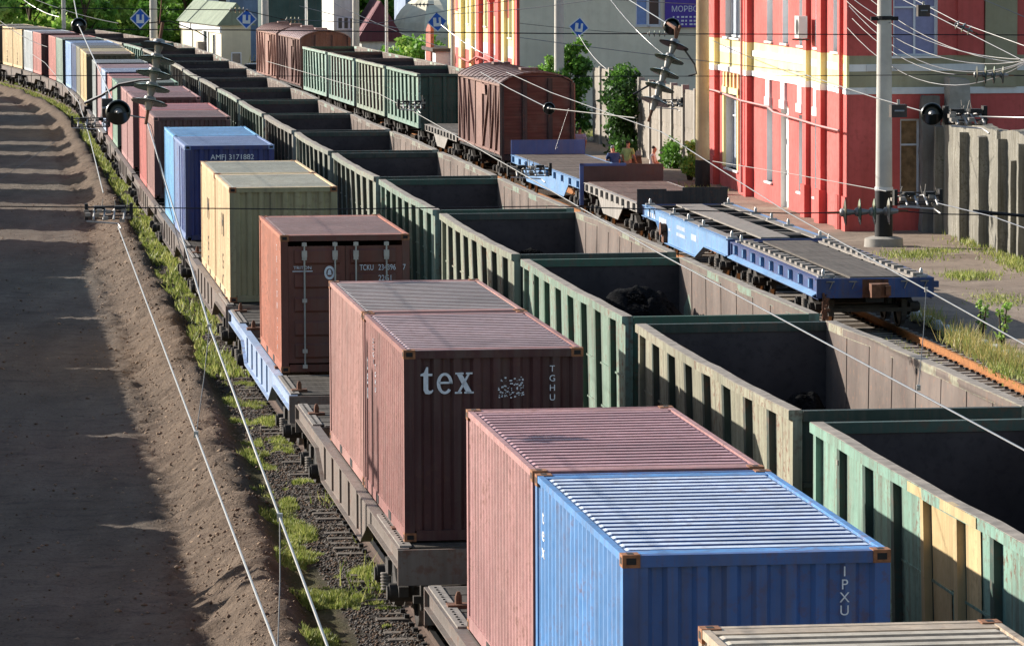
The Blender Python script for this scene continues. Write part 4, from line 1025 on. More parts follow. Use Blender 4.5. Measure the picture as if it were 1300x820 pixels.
window(sb, Vector((0, 0, 0)), FU, FN, (6.75, 7.4, 5.25, 8.2), .25, GLASSD, 0); window(sb, Vector((0, 0, 0)), FU, FN, (6.1, 6.75, 5.25, 8.2), .25, plain('blue_pane', '6f93c4', .2, 0, .1), 0)
for y0, y1, p, mt in ((.05, .9, .15, RED), (5.2, 6.4, .2, YEL), (1.6, 2.3, .12, YEL), (7.6, 9.0, .22, RED), (11.5, 12.6, .2, RED), (16.5, 17.8, .25, RED), (20.6, 21.6, .2, YEL), (25.4, 26.6, .25, YEL), (31.6, 33, .2, YEL)):
    mb = MB(); mb.box(-p, 0, y0, y1, 0, HB-.1); mb.build('pilaster', mt, sb)
mb = MB(); mb.box(-.3, 0, 9.2, 10.6, 7.0, 7.25); mb.box(-.5, 0, 9.4, 10.3, 6.4, 7.0); mb.build('balcony', RED, sb)
mb = MB(); mb.tube([(-.25, 8.5, 2.9), (-.25, 12, 3.2), (-.4, 16, 3.3), (-.4, 20, 2.9), (-.3, 26, 3.0)], .06, 6); mb.build('gas_pipe', paint('red_pipe', 'b8564c'), sb, 60)
mb = MB(); mb.prism([(33.2, 2.2), (36, 2.2), (36, 4.4), (33.2, 5.2)], 'x', -1.2, -1.0); mb.build('canopy', paint('orange_canopy', 'b8533a'), sb)
pur = plain('purple_sign', '4b3796', .5, 0, .1)
sg = thing('shop_sign', 'purple sign with white lettering high on the olive wall', 'sign', (0, 0, 0), R(7)); M2 = Matrix.Rotation(R(7), 4, 'Z')
sg.location = M2 @ Vector((7.62, -.08, 5.15)) + Vector((.46, 225, -.2))
mb = MB(); mb.box(0, 3.3, -.08, .07, 0, 2.2); mb.build('board', pur, sg)
text('МОРВОКЗАЛ', sg, WLET, .42, (.32, -.083, .82), (R(90), 0, 0), xs=.92)
mb = MB()
for z, q in ((.5, 9), (.3, 12), (.12, 7)):
    for i in range(q): mb.box(.4+i*.22, .4+i*.22+random.uniform(.08, .17), -.083, -.08, z, z+.09)
mb.build('small_print', WLET, sg)
# ------------------------------------------------------------------ walls and fences
FCON = paint('fence_concrete', '93897a', .5, .85, rustcol='8a7764', dirtcol='6f665a', rough=.9); FCON2 = paint('ruin_plaster', '847f72', .7, 1.0, rustcol='5d5a48', dirtcol='5b5648', rough=.95, scale=1.4)
def rowpt(p0, hd, s_): return Vector((p0[0]+s_*math.sin(hd), p0[1]+s_*math.cos(hd), 0))
fe = thing('concrete_fence', 'tall weathered concrete panel fence between the red building and the ivy', 'fence', (8.35, 170.6, 0), R(7.2))
for i in range(12):
    top = 3.35+random.uniform(-.05, .05)+(.15 if i > 7 else 0); y = i*2.95
    mb = MB(); mb.box(-.06, .06, y+.16, y+2.79, -.1, top)
    for z in (.25, 1.75): mb.box(-.085, -.06, y+.3, y+2.65, z, z+1.3 if z < 1 else top-.15)
    mb.build('panel', FCON, fe); mb = MB(); mb.box(-.16, .12, y-.14, y+.14, -.1, top+.12); mb.build('post', CONC, fe)
ru = thing('ruined_wall', 'crumbling plastered wall with uneven top and dark upright slots at the right edge', 'wall', (13.75, 139.4, 0), R(6.6))
def lump(name, x0, x1, y0, y1, z1, mat, parent, step=.22, amp=.09, top=.25):
    """a rough masonry block, every face uneven"""
    mb = MB(); ny = max(2, int((y1-y0)/step)); nz = max(2, int(z1/step)); nx = 3
    def P(x, y, z):
        q = Vector((x*1.7+parent.location.x, y*1.7, z*1.7)); f = z/z1
        zz = z*(1+top*.35*noise.noise(Vector((y*.9, 1.3, x)))) + .05*noise.noise(Vector((y*4, x*3, 5)))*f
        return (x+amp*noise.noise(q)+amp*.5*noise.noise(q*3), y+amp*.6*noise.noise(q+Vector((9, 0, 0))), zz-.1)
    def grid(fn, na, nb):
        n0 = len(mb.v)
        for i in range(na+1):
            for j in range(nb+1): mb.v.append(P(*fn(i/na, j/nb)))
        for i in range(na):
            for j in range(nb): mb.f.append((n0+i*(nb+1)+j, n0+(i+1)*(nb+1)+j, n0+(i+1)*(nb+1)+j+1, n0+i*(nb+1)+j+1)); mb.m.append(0)
    for xx in (x0, x1): grid(lambda a, b: (xx, y0+(y1-y0)*a, z1*b), ny, nz)
    for yy in (y0, y1): grid(lambda a, b: (x0+(x1-x0)*a, yy, z1*b), nx, nz)
    grid(lambda a, b: (x0+(x1-x0)*a, y0+(y1-y0)*b, z1), nx, ny)
    return mb.build(name, mat, parent)
ycur = 0
for i, L in enumerate([3.6, 2.7, 2.6, 2.7, 2.6, 2.6, 3]):
    y1 = ycur; y0 = y1-L; ycur = y0
    lump('wall_panel', .12, .5, y0, y1, 3.75-.15*(i == 0), FCON2, ru, amp=.03, top=.1); lump('buttress', -.16, .3, y1-.34, y1-.12, 3.5, FCON2, ru, amp=.015, top=.08)
    if i == 3: lump('buttress', -.06, .3, y0+1.1, y0+1.25, 2.9, FCON2, ru, amp=.015, top=.05)
mb = MB()
lump('pillar_stump', .35, 1.05, -.1, .6, 5.0, CONC, ru, amp=.06, top=.1)
lump('corner_wall', -.45, .1, .3, .75, 4.4, paint('grey_render', '77736c', .2, .5, rough=.95), ru, amp=.06, top=.1)

# ------------------------------------------------------------------ poles
def pole(x, y, ztop, r0, r1, label, foot=None, foothi=0, mat=None, cat='pole', square=False, name='catenary_pole'):
    t = thing(name, label, cat, (x, y, -.05)); mb = MB()
    if square: mb.hexa([(-r0, -r0, 0), (r0, -r0, 0), (r0, r0, 0), (-r0, r0, 0), (-r1, -r1, ztop), (r1, -r1, ztop), (r1, r1, ztop), (-r1, r1, ztop)])
    else: mb.tube([(0, 0, 0), (0, 0, ztop)], [r0, r1], 20)
    mb.build('shaft', mat or CONC, t, 40)
    if foothi: mb = MB(); mb.tube([(0, 0, .01), (0, 0, foothi)], [r0*1.03, r0*1.02], 20); mb.build('painted_foot', DARK, t, 40)
    if foot: mb = MB(); mb.tube([(0, 0, -.1), (0, 0, .28), (0, 0, .34)], [foot, foot*.95, foot*.6], 16); mb.build('footing', CONC, t, 40)
    return t
PW = plain('pole_whitewashed', 'b9b4aa', .8, 0, .12, 2); PT = paint('pole_tan', 'b09a6c', .1, .2, rough=.85)
pl1 = pole(11.49, 133.3, 10.6, .27, .20, 'tall grey concrete mast with black painted foot on the platform before the red building', .62, 1.75, PW)
mb = MB(); mb.tube([(0, 0, 7.0), (0, 0, 7.12)], .26, 16)
for s in (-1, 1): mb.box(s*.3-.12, s*.3+.12, -.1, .1, 6.98, 7.1)
mb.build('clamp', DARK, pl1)
mb = MB(); mb.tube([(0, 0, 1.76), (0, 0, 1.86)], .285, 20); mb.build('white_ring', WHITE, pl1)
pole(*at(892, 238, Z=0).xy, 11, .28, .22, 'tan concrete mast with dark foot at the far end of the red building', None, 1.1, PT)
for (px, py, Y, r, lab) in ((710, 90, 206, .26, 'grey concrete mast among the bushes before the olive wall'), (575, 60, 236, .13, 'thin white pipe pole beside the orange canopy of the yellow building'), (452, 60, 268, .24, 'concrete mast behind the far gondola wagons'), (337, 80, 291, .27, 'concrete mast left of the far orange brown covered wagon'), (195, 40, 335, .32, 'concrete mast before the green trees at the bend'), (491, 68, 262, .10, 'thin steel pole beside the pink roofed house'), (81, 33, 345, .18, 'slender pole at the left, before the trees'), (389, 30, 300, .10, 'thin lamp pole behind the far covered wagons')):
    p = at(px, py, Y=Y); pole(p.x, Y, 9.5+(p.z > 4)*1, r, r*.8, lab, mat=PW if r > .12 else WHITE)

lm = thing('trestle_mast', 'slim three legged steel mast between the left hand train and the berm', 'mast', (-10.9, 67.9, -.4))
for i, (y, hh) in enumerate(((-.75, 7.2), (0, 7.6), (.8, 7.9))):
    mb = MB(); mb.tube([(0, y, 0), (0, y*.9, hh)], [.12, .09], 10); mb.build('leg', STEEL, lm, 50)
mb = MB(); mb.bar((0, -.9, 6.2), (0, .9, 6.2), .1, .1); mb.build('crossbar', STEEL, lm)
# ------------------------------------------------------------------ background houses
CREAM = paint('cream_wall', 'd9cfae', .05, .25, dirtcol='a89c7c', rough=.9, scale=.4); OFFW = paint('off_white_wall', 'd6d2c8', .1, .4, dirtcol='8d867a', rough=.9, scale=.5); BLUEW = paint('grey_blue_wall', '8d9db5', .05, .3, rough=.9); GREENW = paint('dark_green_siding', '2f4d49', .05, .3, rough=.8)
ROOFG = paint('grey_green_roof', '78876f', .2, .4, rough=.85); ROOFR = paint('dark_red_roof', '6f2f3a', .1, .3, rough=.8); ROOFGR = paint('grey_slate_roof', '7d7d78', .2, .4, rough=.9); SHED = paint('dark_shed', '4a443e', .3, .4, rough=.9)
def house(name, label, px0, px1, Y, depth, zt, wall, roof, rh=1.5, wins=(), rz=7, base=-.6, front=None, hip=False):
    a = at(px0, 60, Y=Y); b = at(px1, 60, Y=Y); w = (b-a).x/math.cos(R(rz)); t = thing(name, label, 'building', (a.x, Y, base), R(rz))
    mb = MB(); mb.box(0, w, 0, depth, 0, zt); mb.build('wall', wall, t)
    mb = MB()
    if hip:
        P = [(-.3, -.3, zt), (w+.3, -.3, zt), (w+.3, depth+.3, zt), (-.3, depth+.3, zt)]; r1, r2 = (w/2, depth*.3, zt+rh), (w/2, depth*.7, zt+rh)
        mb.quad(P[0], P[1], r1); mb.quad(P[1], P[2], r2, r1); mb.quad(P[2], P[3], r2); mb.quad(P[3], P[0], r1, r2); mb.quad(*P[::-1])
    elif rh > 0:
        mb.prism([(-.35, zt-.05), (w+.35, zt-.05), (w/2, zt+rh)], 'y', -.3, depth+.3)
    else: mb.box(-.2, w+.2, -.2, depth+.2, zt, zt+.2)
    mb.build('roof', roof, t)
    for (side_, u0, u1, z0, z1) in wins:
        mb = MB()
        if side_ == 'f': mb.box(u0-.08, u1+.08, -.05, .0, z0-.08, z1+.08)
        else: mb.box(-.05, 0, u0-.08, u1+.08, z0-.08, z1+.08)
        f = mb.build('window', FRAMEW, t); mb = MB()
        if side_ == 'f': mb.box(u0, u1, -.06, -.051, z0, z1)
        else: mb.box(-.06, -.051, u0, u1, z0, z1)
        mb.build('pane', GLASSD, f)
    return t
hs = house('signal_house', 'cream building with grey green roof behind the end of the gondola row', 281, 318, 318, 22, 4.1, CREAM, ROOFG, 1.6, [('s', 7, 8.6, 1, 3.6), ('s', 3, 4, 1.6, 3.3), ('f', .8, 1.4, 1, 2)], 12)
mb = MB(); mb.box(-.12, .02, -.1, 22.1, 3.5, 4.0); mb.box(-.1, .0, 6.4, 6.9, 0, 3.5); mb.box(-.1, 0, 8.8, 9.3, 0, 3.5); mb.build('wall_trim', WHITE, hs)
mb = MB(); mb.box(-.7, -.1, 7.4, 8.4, 1.9, 2.7); mb.box(-.9, -.1, 7.2, 8.6, 1.2, 1.5); mb.build('balcony_box', LTGREY, hs)
mb = MB()
for i in range(5): mb.bar((1.7+i*.25, -.01, .3), (2.2+i*.25, -.01, 1.9), .1, .015)
mb.build('striped_screen', plain('yellow_stripe', 'b5a54a'), hs)
house('white_house', 'tall white walled house with blue grey side behind the cream building', 262, 292, 345, 14, 9, WHITE, ROOFG, 1.2, [('f', 1.0, 1.6, 5.2, 6.3)], 5)
house('grey_house', 'blue grey gable house whose roof rises behind the cream building', 290, 345, 356, 16, 5.8, BLUEW, ROOFG, 2.4, [('f', 1.2, 1.9, 5.9, 6.8)], 5)
house('green_shed', 'long dark green shed behind the far covered wagons', 338, 425, 318, 20, 7.5, GREENW, SHED, 1, [], 5)
house('low_shed', 'low shed with a pale grey roof right behind the far covered wagons', 350, 432, 302, 9, 3.0, OFFW, ROOFGR, .9, [], 5)
house('white_workshop', 'old white workshop wall with small upper windows behind the far gondola wagons', 424, 456, 292, 18, 7.2, OFFW, ROOFGR, 1, [('f', .3, .55, 4.3, 5.0), ('f', .7, .95, 4.3, 5.0), ('f', 1.1, 1.35, 4.3, 5.0)], 5)
house('pink_house', 'weathered house with dark pink roof beyond the gondola wagons', 459, 508, 286, 12, 3.6, OFFW, ROOFR, 2.6, [('s', 2, 3, 1.2, 2.4), ('f', 1.7, 2.2, 1.0, 2.0), ('f', .5, .9, 1, 2)], 5)
house('concrete_hut', 'small concrete hut with a flat roof beside the bush', 527, 552, 262, 5, 2.6, plain('hut_plaster', '8f836f', .9), CONC, 0, [], 7)
house('white_kiosk', 'white rendered hut with a narrow slot next to the orange canopy', 553, 576, 256, 6, 3.6, WHITE, SHED, 0, [('f', .45, .6, 1.4, 2.2)], 7)
house('blue_barn', 'blue grey barn behind the cream domed tank', 515, 580, 330, 14, 7.5, BLUEW, SHED, 1, [], 5)
house('brick_house', 'dark brick house half hidden by trees behind the bend', 180, 214, 392, 12, 8.5, plain('dark_red_brick', '5c3530', .9), SHED, 1.2, [('f', .8, 1.4, 3.5, 5)], 5)
pd = at(548, 25, Y=305); tk = thing('covered_tank', 'cream canvas covered dome beside the pink roofed house', 'tank', (pd.x, 305, -.4))
mb = MB(); n = 22; prof = [(3.3*math.cos(R(a)), 3.3+2.9*math.sin(R(a))) for a in range(-30, 91, 10)]
for i, (rr_, z) in enumerate(prof):
    for j in range(n):
        a = 2*math.pi*j/n; q = rr_*(1+.04*math.cos(j*math.pi)); mb.v.append((q*math.cos(a)*.85, q*math.sin(a)*1.6, z))
for i in range(len(prof)-1):
    for j in range(n): j2 = (j+1) % n; mb.f.append((i*n+j, i*n+j2, (i+1)*n+j2, (i+1)*n+j)); mb.m.append(0)
mb.build('canvas', plain('canvas_cream', 'd6cdb4', .85, 0, .12, 1.5), tk); mb = MB()
for j in range(6): a = j*math.pi/3; mb.tube([(2.4*math.cos(a), 4*math.sin(a), 0), (2.4*math.cos(a), 4*math.sin(a), 2.2)], .12, 6)
mb.build('legs', STEEL, tk)
cr = thing('parked_car', 'silver car parked beyond the gondola row near the cream building', 'car', (*at(327, 90, Y=300).xy, -.2), R(80))
mb = MB(); prof = [(-2.1, .35), (2.1, .35), (2.12, .75), (1.4, .9), (.7, 1.35), (-.9, 1.4), (-1.7, .95), (-2.1, .9)]; mb.prism(prof, 'x', -.8, .8); mb.build('body', plain('silver_paint', 'b8bec8', .25, .6, .05), cr)
mb = MB(); mb.prism([(1.25, .95), (.68, 1.3), (-.88, 1.34), (-1.55, .97)], 'x', -.81, .81); mb.build('window', GLASSD, cr)
for s in (-1, 1):
    for y in (-1.3, 1.3): mb = MB(); mb.tube([(s*.62, y, .33), (s*.84, y, .33)], .33, 16); mb.build('wheel', DARK, cr)

# ------------------------------------------------------------------ foliage
LEAF = [leafmat('leaf_dark', '557f30'), leafmat('leaf_mid', '7aa544'), leafmat('leaf_light', 'a9c463'), leafmat('leaf_olive', '8f9c50')]
IVY = leafmat('ivy_leaf', '375426'); BARK = plain('bark', '4a3d30', .95, 0, .3, 5, bump=.5)
def leaves(name, pts, size, mats, parent, kind=None, flat=.0):
    """many small leaf quads at pts (n,3)"""
    n = len(pts); a = rng.normal(size=(n, 3)); a /= np.linalg.norm(a, axis=1)[:, None]; b = rng.normal(size=(n, 3)); b -= a*(a*b).sum(1)[:, None]; b /= np.linalg.norm(b, axis=1)[:, None]
    s = size*rng.uniform(.6, 1.4, (n, 1)); a = a*s; b = b*s*.6
    v = np.stack([pts-a, pts+b, pts+a, pts-b], 1).reshape(-1, 3); f = np.arange(4*n).reshape(n, 4)
    me = bpy.data.meshes.new(name); me.vertices.add(4*n); me.vertices.foreach_set('co', v.ravel()); me.loops.add(4*n); me.polygons.add(n)
    me.loops.foreach_set('vertex_index', f.ravel()); me.polygons.foreach_set('loop_start', np.arange(0, 4*n, 4)); me.polygons.foreach_set('loop_total', np.full(n, 4))
    for m_ in mats: me.materials.append(m_)
    me.update(calc_edges=True)
    cl = (np.array([noise.noise(Vector(p*.6)) for p in pts])*2.2+rng.normal(0, .45, n)+ (len(mats)-1)/2); me.polygons.foreach_set('material_index', np.clip(np.round(cl), 0, len(mats)-1).astype(np.int32)); me.update()
    return link(name, me, parent)
def crownpts(n, blobs, shell=.55):
    w = np.array([b[3]**2 for b in blobs]); idx = rng.choice(len(blobs), n, p=w/w.sum()); d = rng.normal(size=(n, 3)); d /= np.linalg.norm(d, axis=1)[:, None]
    r = rng.uniform(shell, 1.06, (n, 1)); B = np.array(blobs); r = np.where(rng.random((n, 1)) < .12, r*rng.uniform(1.1, 1.45, (n, 1)), r); return B[idx, :3]+d*r*B[idx, 3:4]*np.array([1, 1, .85])
def tree(loc, h, r, label, mats, n=2600, size=.34, group='trees behind the bend', nb=16):
    t = thing('tree', label, 'tree', loc, 0, group); mb = MB(); top = h*.62
    mb.tube([(0, 0, -.2), (.1, .05, h*.25), (-.05, .1, top)], [.28*h/9, .2*h/9, .09*h/9], 8); blobs = []
    for i in range(nb):
        q = random.random(); z = h*(.28+.66*q); rad = r*math.sqrt(max(.08, 1-((q-.42)/.62)**2)); a = random.uniform(0, 6.28); d = rad*random.uniform(.35, .8)
        blobs.append((d*math.cos(a), d*math.sin(a), z, r*random.uniform(.26, .46)))
        if i % 2 == 0: mb.tube([(0, 0, min(top, z*.6)), (d*.6*math.cos(a), d*.6*math.sin(a), z*.85), (d*math.cos(a), d*math.sin(a), z)], [.09*h/9, .05*h/9, .02], 5)
    mb.build('trunk', BARK, t, 50); leaves('crown', crownpts(n, blobs), size, mats, t)
    return t
kinds = [('dense dark green tree', [LEAF[0], LEAF[0], LEAF[1]]), ('mid green tree', [LEAF[0], LEAF[1], LEAF[2]]), ('pale yellowish green tree', [LEAF[1], LEAF[2], LEAF[2]])]
spots = [(-15, 2), (12, 0), (38, 1), (62, 0), (86, 1), (108, 1), (126, 2), (143, 2), (160, 0), (177, 2), (200, 0), (217, 1), (236, 1), (252, 2), (272, 0)]
where = ['at the left picture edge above the far yellow containers', 'beside the tree at the left edge', 'behind the slender pole', 'above the red and white containers', 'behind the nearest end-on insulator', 'right of that insulator', 'bright one left of the first blue sign', 'leaning over the gondola row left of the sign', 'dark gap filler left of the first blue sign', 'rounded one below the first blue sign', 'shaded one right of the bend mast', 'between the brick house and white house', 'overhanging the stacked planks', 'next to the white house wall', 'behind the white house roof']
for i, (px, kd) in enumerate(spots):
    Y = 350+(i*37 % 23); p = at(px, 30, Y=Y)
    tree((p.x, Y, -.9), random.uniform(7.5, 10.5), random.uniform(2.0, 3.0), '%s %s' % (kinds[kd][0], where[i]), kinds[kd][1], 2600, .27)
back = 24
for i in range(back):
    px = -60+i*18; Y = 392+(i*53 % 30); p = at(px, 30, Y=Y)
    tree((p.x, Y, -.9), random.uniform(11, 14), random.uniform(3.2, 4.4), 'tree of the dense green wood behind the bend', kinds[i % 2][1], 1500, .5, 'wood behind the bend', 12)
for i in range(16):
    px = 395+i*17; Y = 375+(i*29 % 25); p = at(px, 30, Y=Y)
    tree((p.x, Y, -.9), random.uniform(9, 12), random.uniform(2.8, 3.8), 'tree behind the sheds and the cream tank', kinds[(i+1) % 2][1], 900, .5, 'trees behind the sheds', 10)
def bush(loc, blobs, label, mats, n, size, name='bush', cat='bush'):
    t = thing(name, label, cat, loc); mb = MB()
    for b in blobs: mb.tube([(b[0]*.2, b[1]*.2, -.1), (b[0], b[1], b[2])], [.04, .015], 5)
    mb.build('stem', BARK, t); leaves('crown', crownpts(n, blobs, .4), size, mats, t)
    return t
p = at(520, 70, Y=272)
bush((p.x, 272, -.2), [(random.uniform(-1.6, 1.6), random.uniform(-1, 1), random.uniform(.6, 3.4), random.uniform(.6, 1.0)) for _ in range(14)], 'tall green bush between the pink roofed house and the concrete hut', [LEAF[1], LEAF[1], LEAF[2]], 3000, .17)
p = at(722, 80, Y=208)
bush((p.x, 206.5, -.1), [(random.uniform(-.9, .9), random.uniform(-.6, .6), .6+i*.32+random.uniform(-.2, .2), random.uniform(.35, .6)) for i in range(12)] + [(-1.4, 0, 2.9, .65), (-1.0, .2, 3.3, .6), (-.6, 0, 2.6, .7), (-1.1, 0, 2.2, .6), (.6, 0, 3.6, .5), (.6, 0, 2.8, .5), (-.9, 0, 3.9, .3), (.55, 0, 4.6, .4), (.5, .1, 5.3, .28), (-1.8, 0, 3.3, .3), (-.1, 0, 4.2, .35)], 'vine grown bush climbing round the mast beside the covered wagon', [IVY, LEAF[0], LEAF[1]], 7000, .11)
p = at(786, 190, Y=193)
bush((5.15, 193.6, -.05), [(random.uniform(-.45, .0), random.uniform(-3.2, 2.6), z_, random.uniform(.5, .8)) for z_ in [.3, .5, .7, .9, 1.1, 1.3, 1.6, 1.8, 2.0, 2.2, 2.4, 2.6, 2.8, 3.0, 3.2, 3.3, 3.4, .4, 1.0, 1.5, 2.1, 2.7]] + [(-.2, -.4, 3.7, .4), (-.1, .5, 3.75, .35)], 'thick dark ivy hanging over the concrete fence', [IVY, IVY, LEAF[0]], 8000, .11, 'ivy', 'ivy')
bush((6.9, 181.0, 0), [(random.uniform(-.3, .1), random.uniform(-1.5, 1.5), random.uniform(.2, 1.0), random.uniform(.3, .5)) for _ in range(10)], 'low dark shrub in the shade at the foot of the fence', [LEAF[0], LEAF[0], LEAF[1]], 1600, .09)
bush((7.05, 171.2, 0), [(random.uniform(-.2, .3), random.uniform(-.6, .6), random.uniform(.2, 1.5), random.uniform(.2, .35)) for _ in range(9)], 'light green shrub beside the tan mast', [LEAF[1], LEAF[2], LEAF[2]], 900, .09)
for (px, py, hh, lab) in ((1272, 440, .9, 'tall bright weed standing in the dry grass by the whitewashed stones'), (1245, 425, .7, 'thin green weed just left of the tall weed')):
    p = at(px, py, Z=0); bush((p.x, p.y, 0), [(random.uniform(-.12, .12), random.uniform(-.1, .1), hh*q, .12) for q in (.3, .5, .7, .9, 1.05)], lab, [LEAF[1], LEAF[2], LEAF[2]], 160, .05, 'weed', 'weed')

# grass: single blades
def blades(name, base, hgt, mats, label_kind='stuff', wid=.012, mi=None):
    n = len(base); a = rng.uniform(0, 2*np.pi, n); lean = rng.normal(0, .35, (n, 2)); h = hgt*rng.uniform(.5, 1.3, n)
    dx = np.stack([np.cos(a), np.sin(a), np.zeros(n)], 1)*(wid*rng.uniform(.6, 1.5, n))[:, None]
    top = base+np.stack([lean[:, 0]*h, lean[:, 1]*h, h], 1); v = np.stack([base-dx, base+dx, top], 1).reshape(-1, 3); f = np.arange(3*n)
    me = bpy.data.meshes.new(name); me.vertices.add(3*n); me.vertices.foreach_set('co', v.ravel()); me.loops.add(3*n); me.polygons.add(n)
    me.loops.foreach_set('vertex_index', f); me.polygons.foreach_set('loop_start', np.arange(0, 3*n, 3)); me.polygons.foreach_set('loop_total', np.full(n, 3))
    for m_ in mats: me.materials.append(m_)
    me.polygons.foreach_set('material_index', (mi if mi is not None else rng.integers(0, len(mats), n)).astype(np.int32)); me.update(calc_edges=True)
    return tag(link(name, me), kind='stuff')
GRS = [leafmat('grass_green', '8f9a4a', .3), leafmat('grass_yellow', 'b4b46c', .3), leafmat('grass_deep', '6d7c38', .3)]; DRY = [leafmat('dry_straw', 'b8a566', .25), leafmat('dry_green', '8e9450', .25)]
P = []; Hh = []
while len(P) < 62000:
    Y = 50+ (random.random()**1.25)*190; r = random.uniform(.25, 2.6); d = crest(Y)+r
    if d > .2 and random.random() > .06: continue
    if d > -.7: continue
    nz = -.06+noise.noise(Vector((d*1.3, Y*.55, 8)))+.35*noise.noise(Vector((d*4, Y*3, 2)))
    lim = .02 if d < -1.5 else .34
    if r < .45: lim += .25
    if nz < lim: continue
    q = side(T1, Y, d); P.append((q.x, q.y, gheight(d, Y)-.01)); Hh.append((.05+.22*max(0, nz-lim))*(1+.3*(Y > 100)))
blades('track_grass', np.array(P), np.array(Hh), GRS, wid=.013)
P = []; Hh = []
while len(P) < 26000:
    Y = 95+random.random()*215; r = random.uniform(.3, 2.2); d = crest(Y)+r
    if d > .3: continue
    if noise.noise(Vector((d*.9, Y*.16, 31)))+.3*noise.noise(Vector((d*3, Y*.7, 2))) < -.12: continue
    q = side(T1, Y, d); P.append((q.x, q.y, gheight(d, Y)-.01)); Hh.append(random.uniform(.1, .26))
blades('far_track_grass', np.array(P), np.array(Hh), GRS, wid=.03)
P = []; Hh = []
for (px, py, w_, dp, n, hh) in ((535, 690, .35, .7, 420, .5), (480, 745, .25, .6, 250, .4), (440, 640, .2, .4, 200, .3), (330, 470, .15, .6, 200, .28), (300, 420, .2, 1.2, 260, .3)):
    c0 = at(px, py, Z=-.25)
    for _ in range(n): P.append((c0.x+random.gauss(0, w_), c0.y+random.gauss(0, dp), -.27)); Hh.append(hh*random.uniform(.5, 1))
blades('tall_grass', np.array(P), np.array(Hh), GRS, wid=.014)
P = []; Hh = []
def patch(px, py, wx, wy, n, hh, z=0):
    c0 = at(px, py, Z=z)
    for _ in range(n): P.append((c0.x+random.gauss(0, wx), c0.y+random.gauss(0, wy), z-.02)); Hh.append(hh*random.uniform(.5, 1))
patch(1160, 324, .5, 1.0, 900, .16); patch(1232, 351, .38, .7, 900, .2); patch(1290, 335, .25, 2.4, 900, .2); patch(1270, 380, .4, 1.2, 500, .12); patch(1150, 345, .1, .4, 80, .1); patch(1240, 310, .35, 2.5, 700, .2); patch(1195, 318, .3, .4, 300, .12); patch(1285, 470, .25, 1.2, 900, .16); patch(1160, 462, .25, 3.0, 700, .12, -.2); patch(760, 172, .7, 2.2, 700, .25); patch(880, 240, .6, 1.5, 300, .2)
blades('platform_grass', np.array(P), np.array(Hh), GRS, wid=.016)
P = []; Hh = []
patch(1225, 436, .22, 1.2, 700, .45); patch(1262, 452, .25, 1.4, 800, .34); patch(1180, 405, .2, 1.2, 300, .3); patch(1292, 462, .2, 1.2, 700, .35)
blades('dry_grass', np.array(P), np.array(Hh), DRY, wid=.013)

# clods and ballast stones
def stones(name, pos, size, mats):
    n = len(pos); o = np.array([(1, 0, 0), (-1, 0, 0), (0, 1, 0), (0, -1, 0), (0, 0, 1), (0, 0, -1)], float); F = np.array([(0, 2, 4), (2, 1, 4), (1, 3, 4), (3, 0, 4), (2, 0, 5), (1, 2, 5), (3, 1, 5), (0, 3, 5)])
    v = pos[:, None, :]+o[None]*size[:, None, None]*rng.uniform(.5, 1.2, (n, 6, 1))*np.array([1, 1, .7])
    f = (F[None]+6*np.arange(n)[:, None, None]).reshape(-1); k_ = 8*n
    me = bpy.data.meshes.new(name); me.vertices.add(6*n); me.vertices.foreach_set('co', v.ravel()); me.loops.add(3*k_); me.polygons.add(k_)
    me.loops.foreach_set('vertex_index', f); me.polygons.foreach_set('loop_start', np.arange(0, 3*k_, 3)); me.polygons.foreach_set('loop_total', np.full(k_, 3))
    for m_ in mats: me.materials.append(m_)
    me.polygons.foreach_set('material_index', np.repeat(rng.integers(0, len(mats), n), 8).astype(np.int32)); me.update(calc_edges=True)
    return tag(link(name, me), kind='stuff')
P = []; S = []
for q_ in range(15000):
    Y = 52+(random.random()**1.4)*110; d = crest(Y)+(random.gauss(-.45, .55) if q_ % 4 else random.uniform(-5, -1)); q = side(T1, Y, d); P.append((q.x, q.y, gheight(d, Y)+.005)); S.append(min(.075, random.expovariate(1/.012)+.006))
stones('soil_clods', np.array(P), np.array(S), [plain('clod_brown', '6a5646', .95, 0, .3, 5, True), plain('clod_pale', '937d68', .95, 0, .3, 5, True)])
P = []; S = []
for _ in range(26000):
    Y = 48+(random.random()**1.3)*80; d = random.uniform(-1.75, -.75); q = side(T1, Y, d); P.append((q.x, q.y, gheight(d, Y)+.01)); S.append(random.uniform(.015, .04))
for _ in range(6000):
    Y = random.uniform(80, 150); d = random.uniform(-1.7, 1.9); q = side(T3, Y, d); P.append((q.x, q.y, -.235)); S.append(random.uniform(.02, .05))
stones('ballast_gravel', np.array(P), np.array(S), [plain('ballast_dark', '3f3a36', .95, 0, .3, 5, True), plain('ballast_grey', '6d665e', .95, 0, .3, 5, True), plain('ballast_brown', '5a4636', .95, 0, .3, 5, True)])
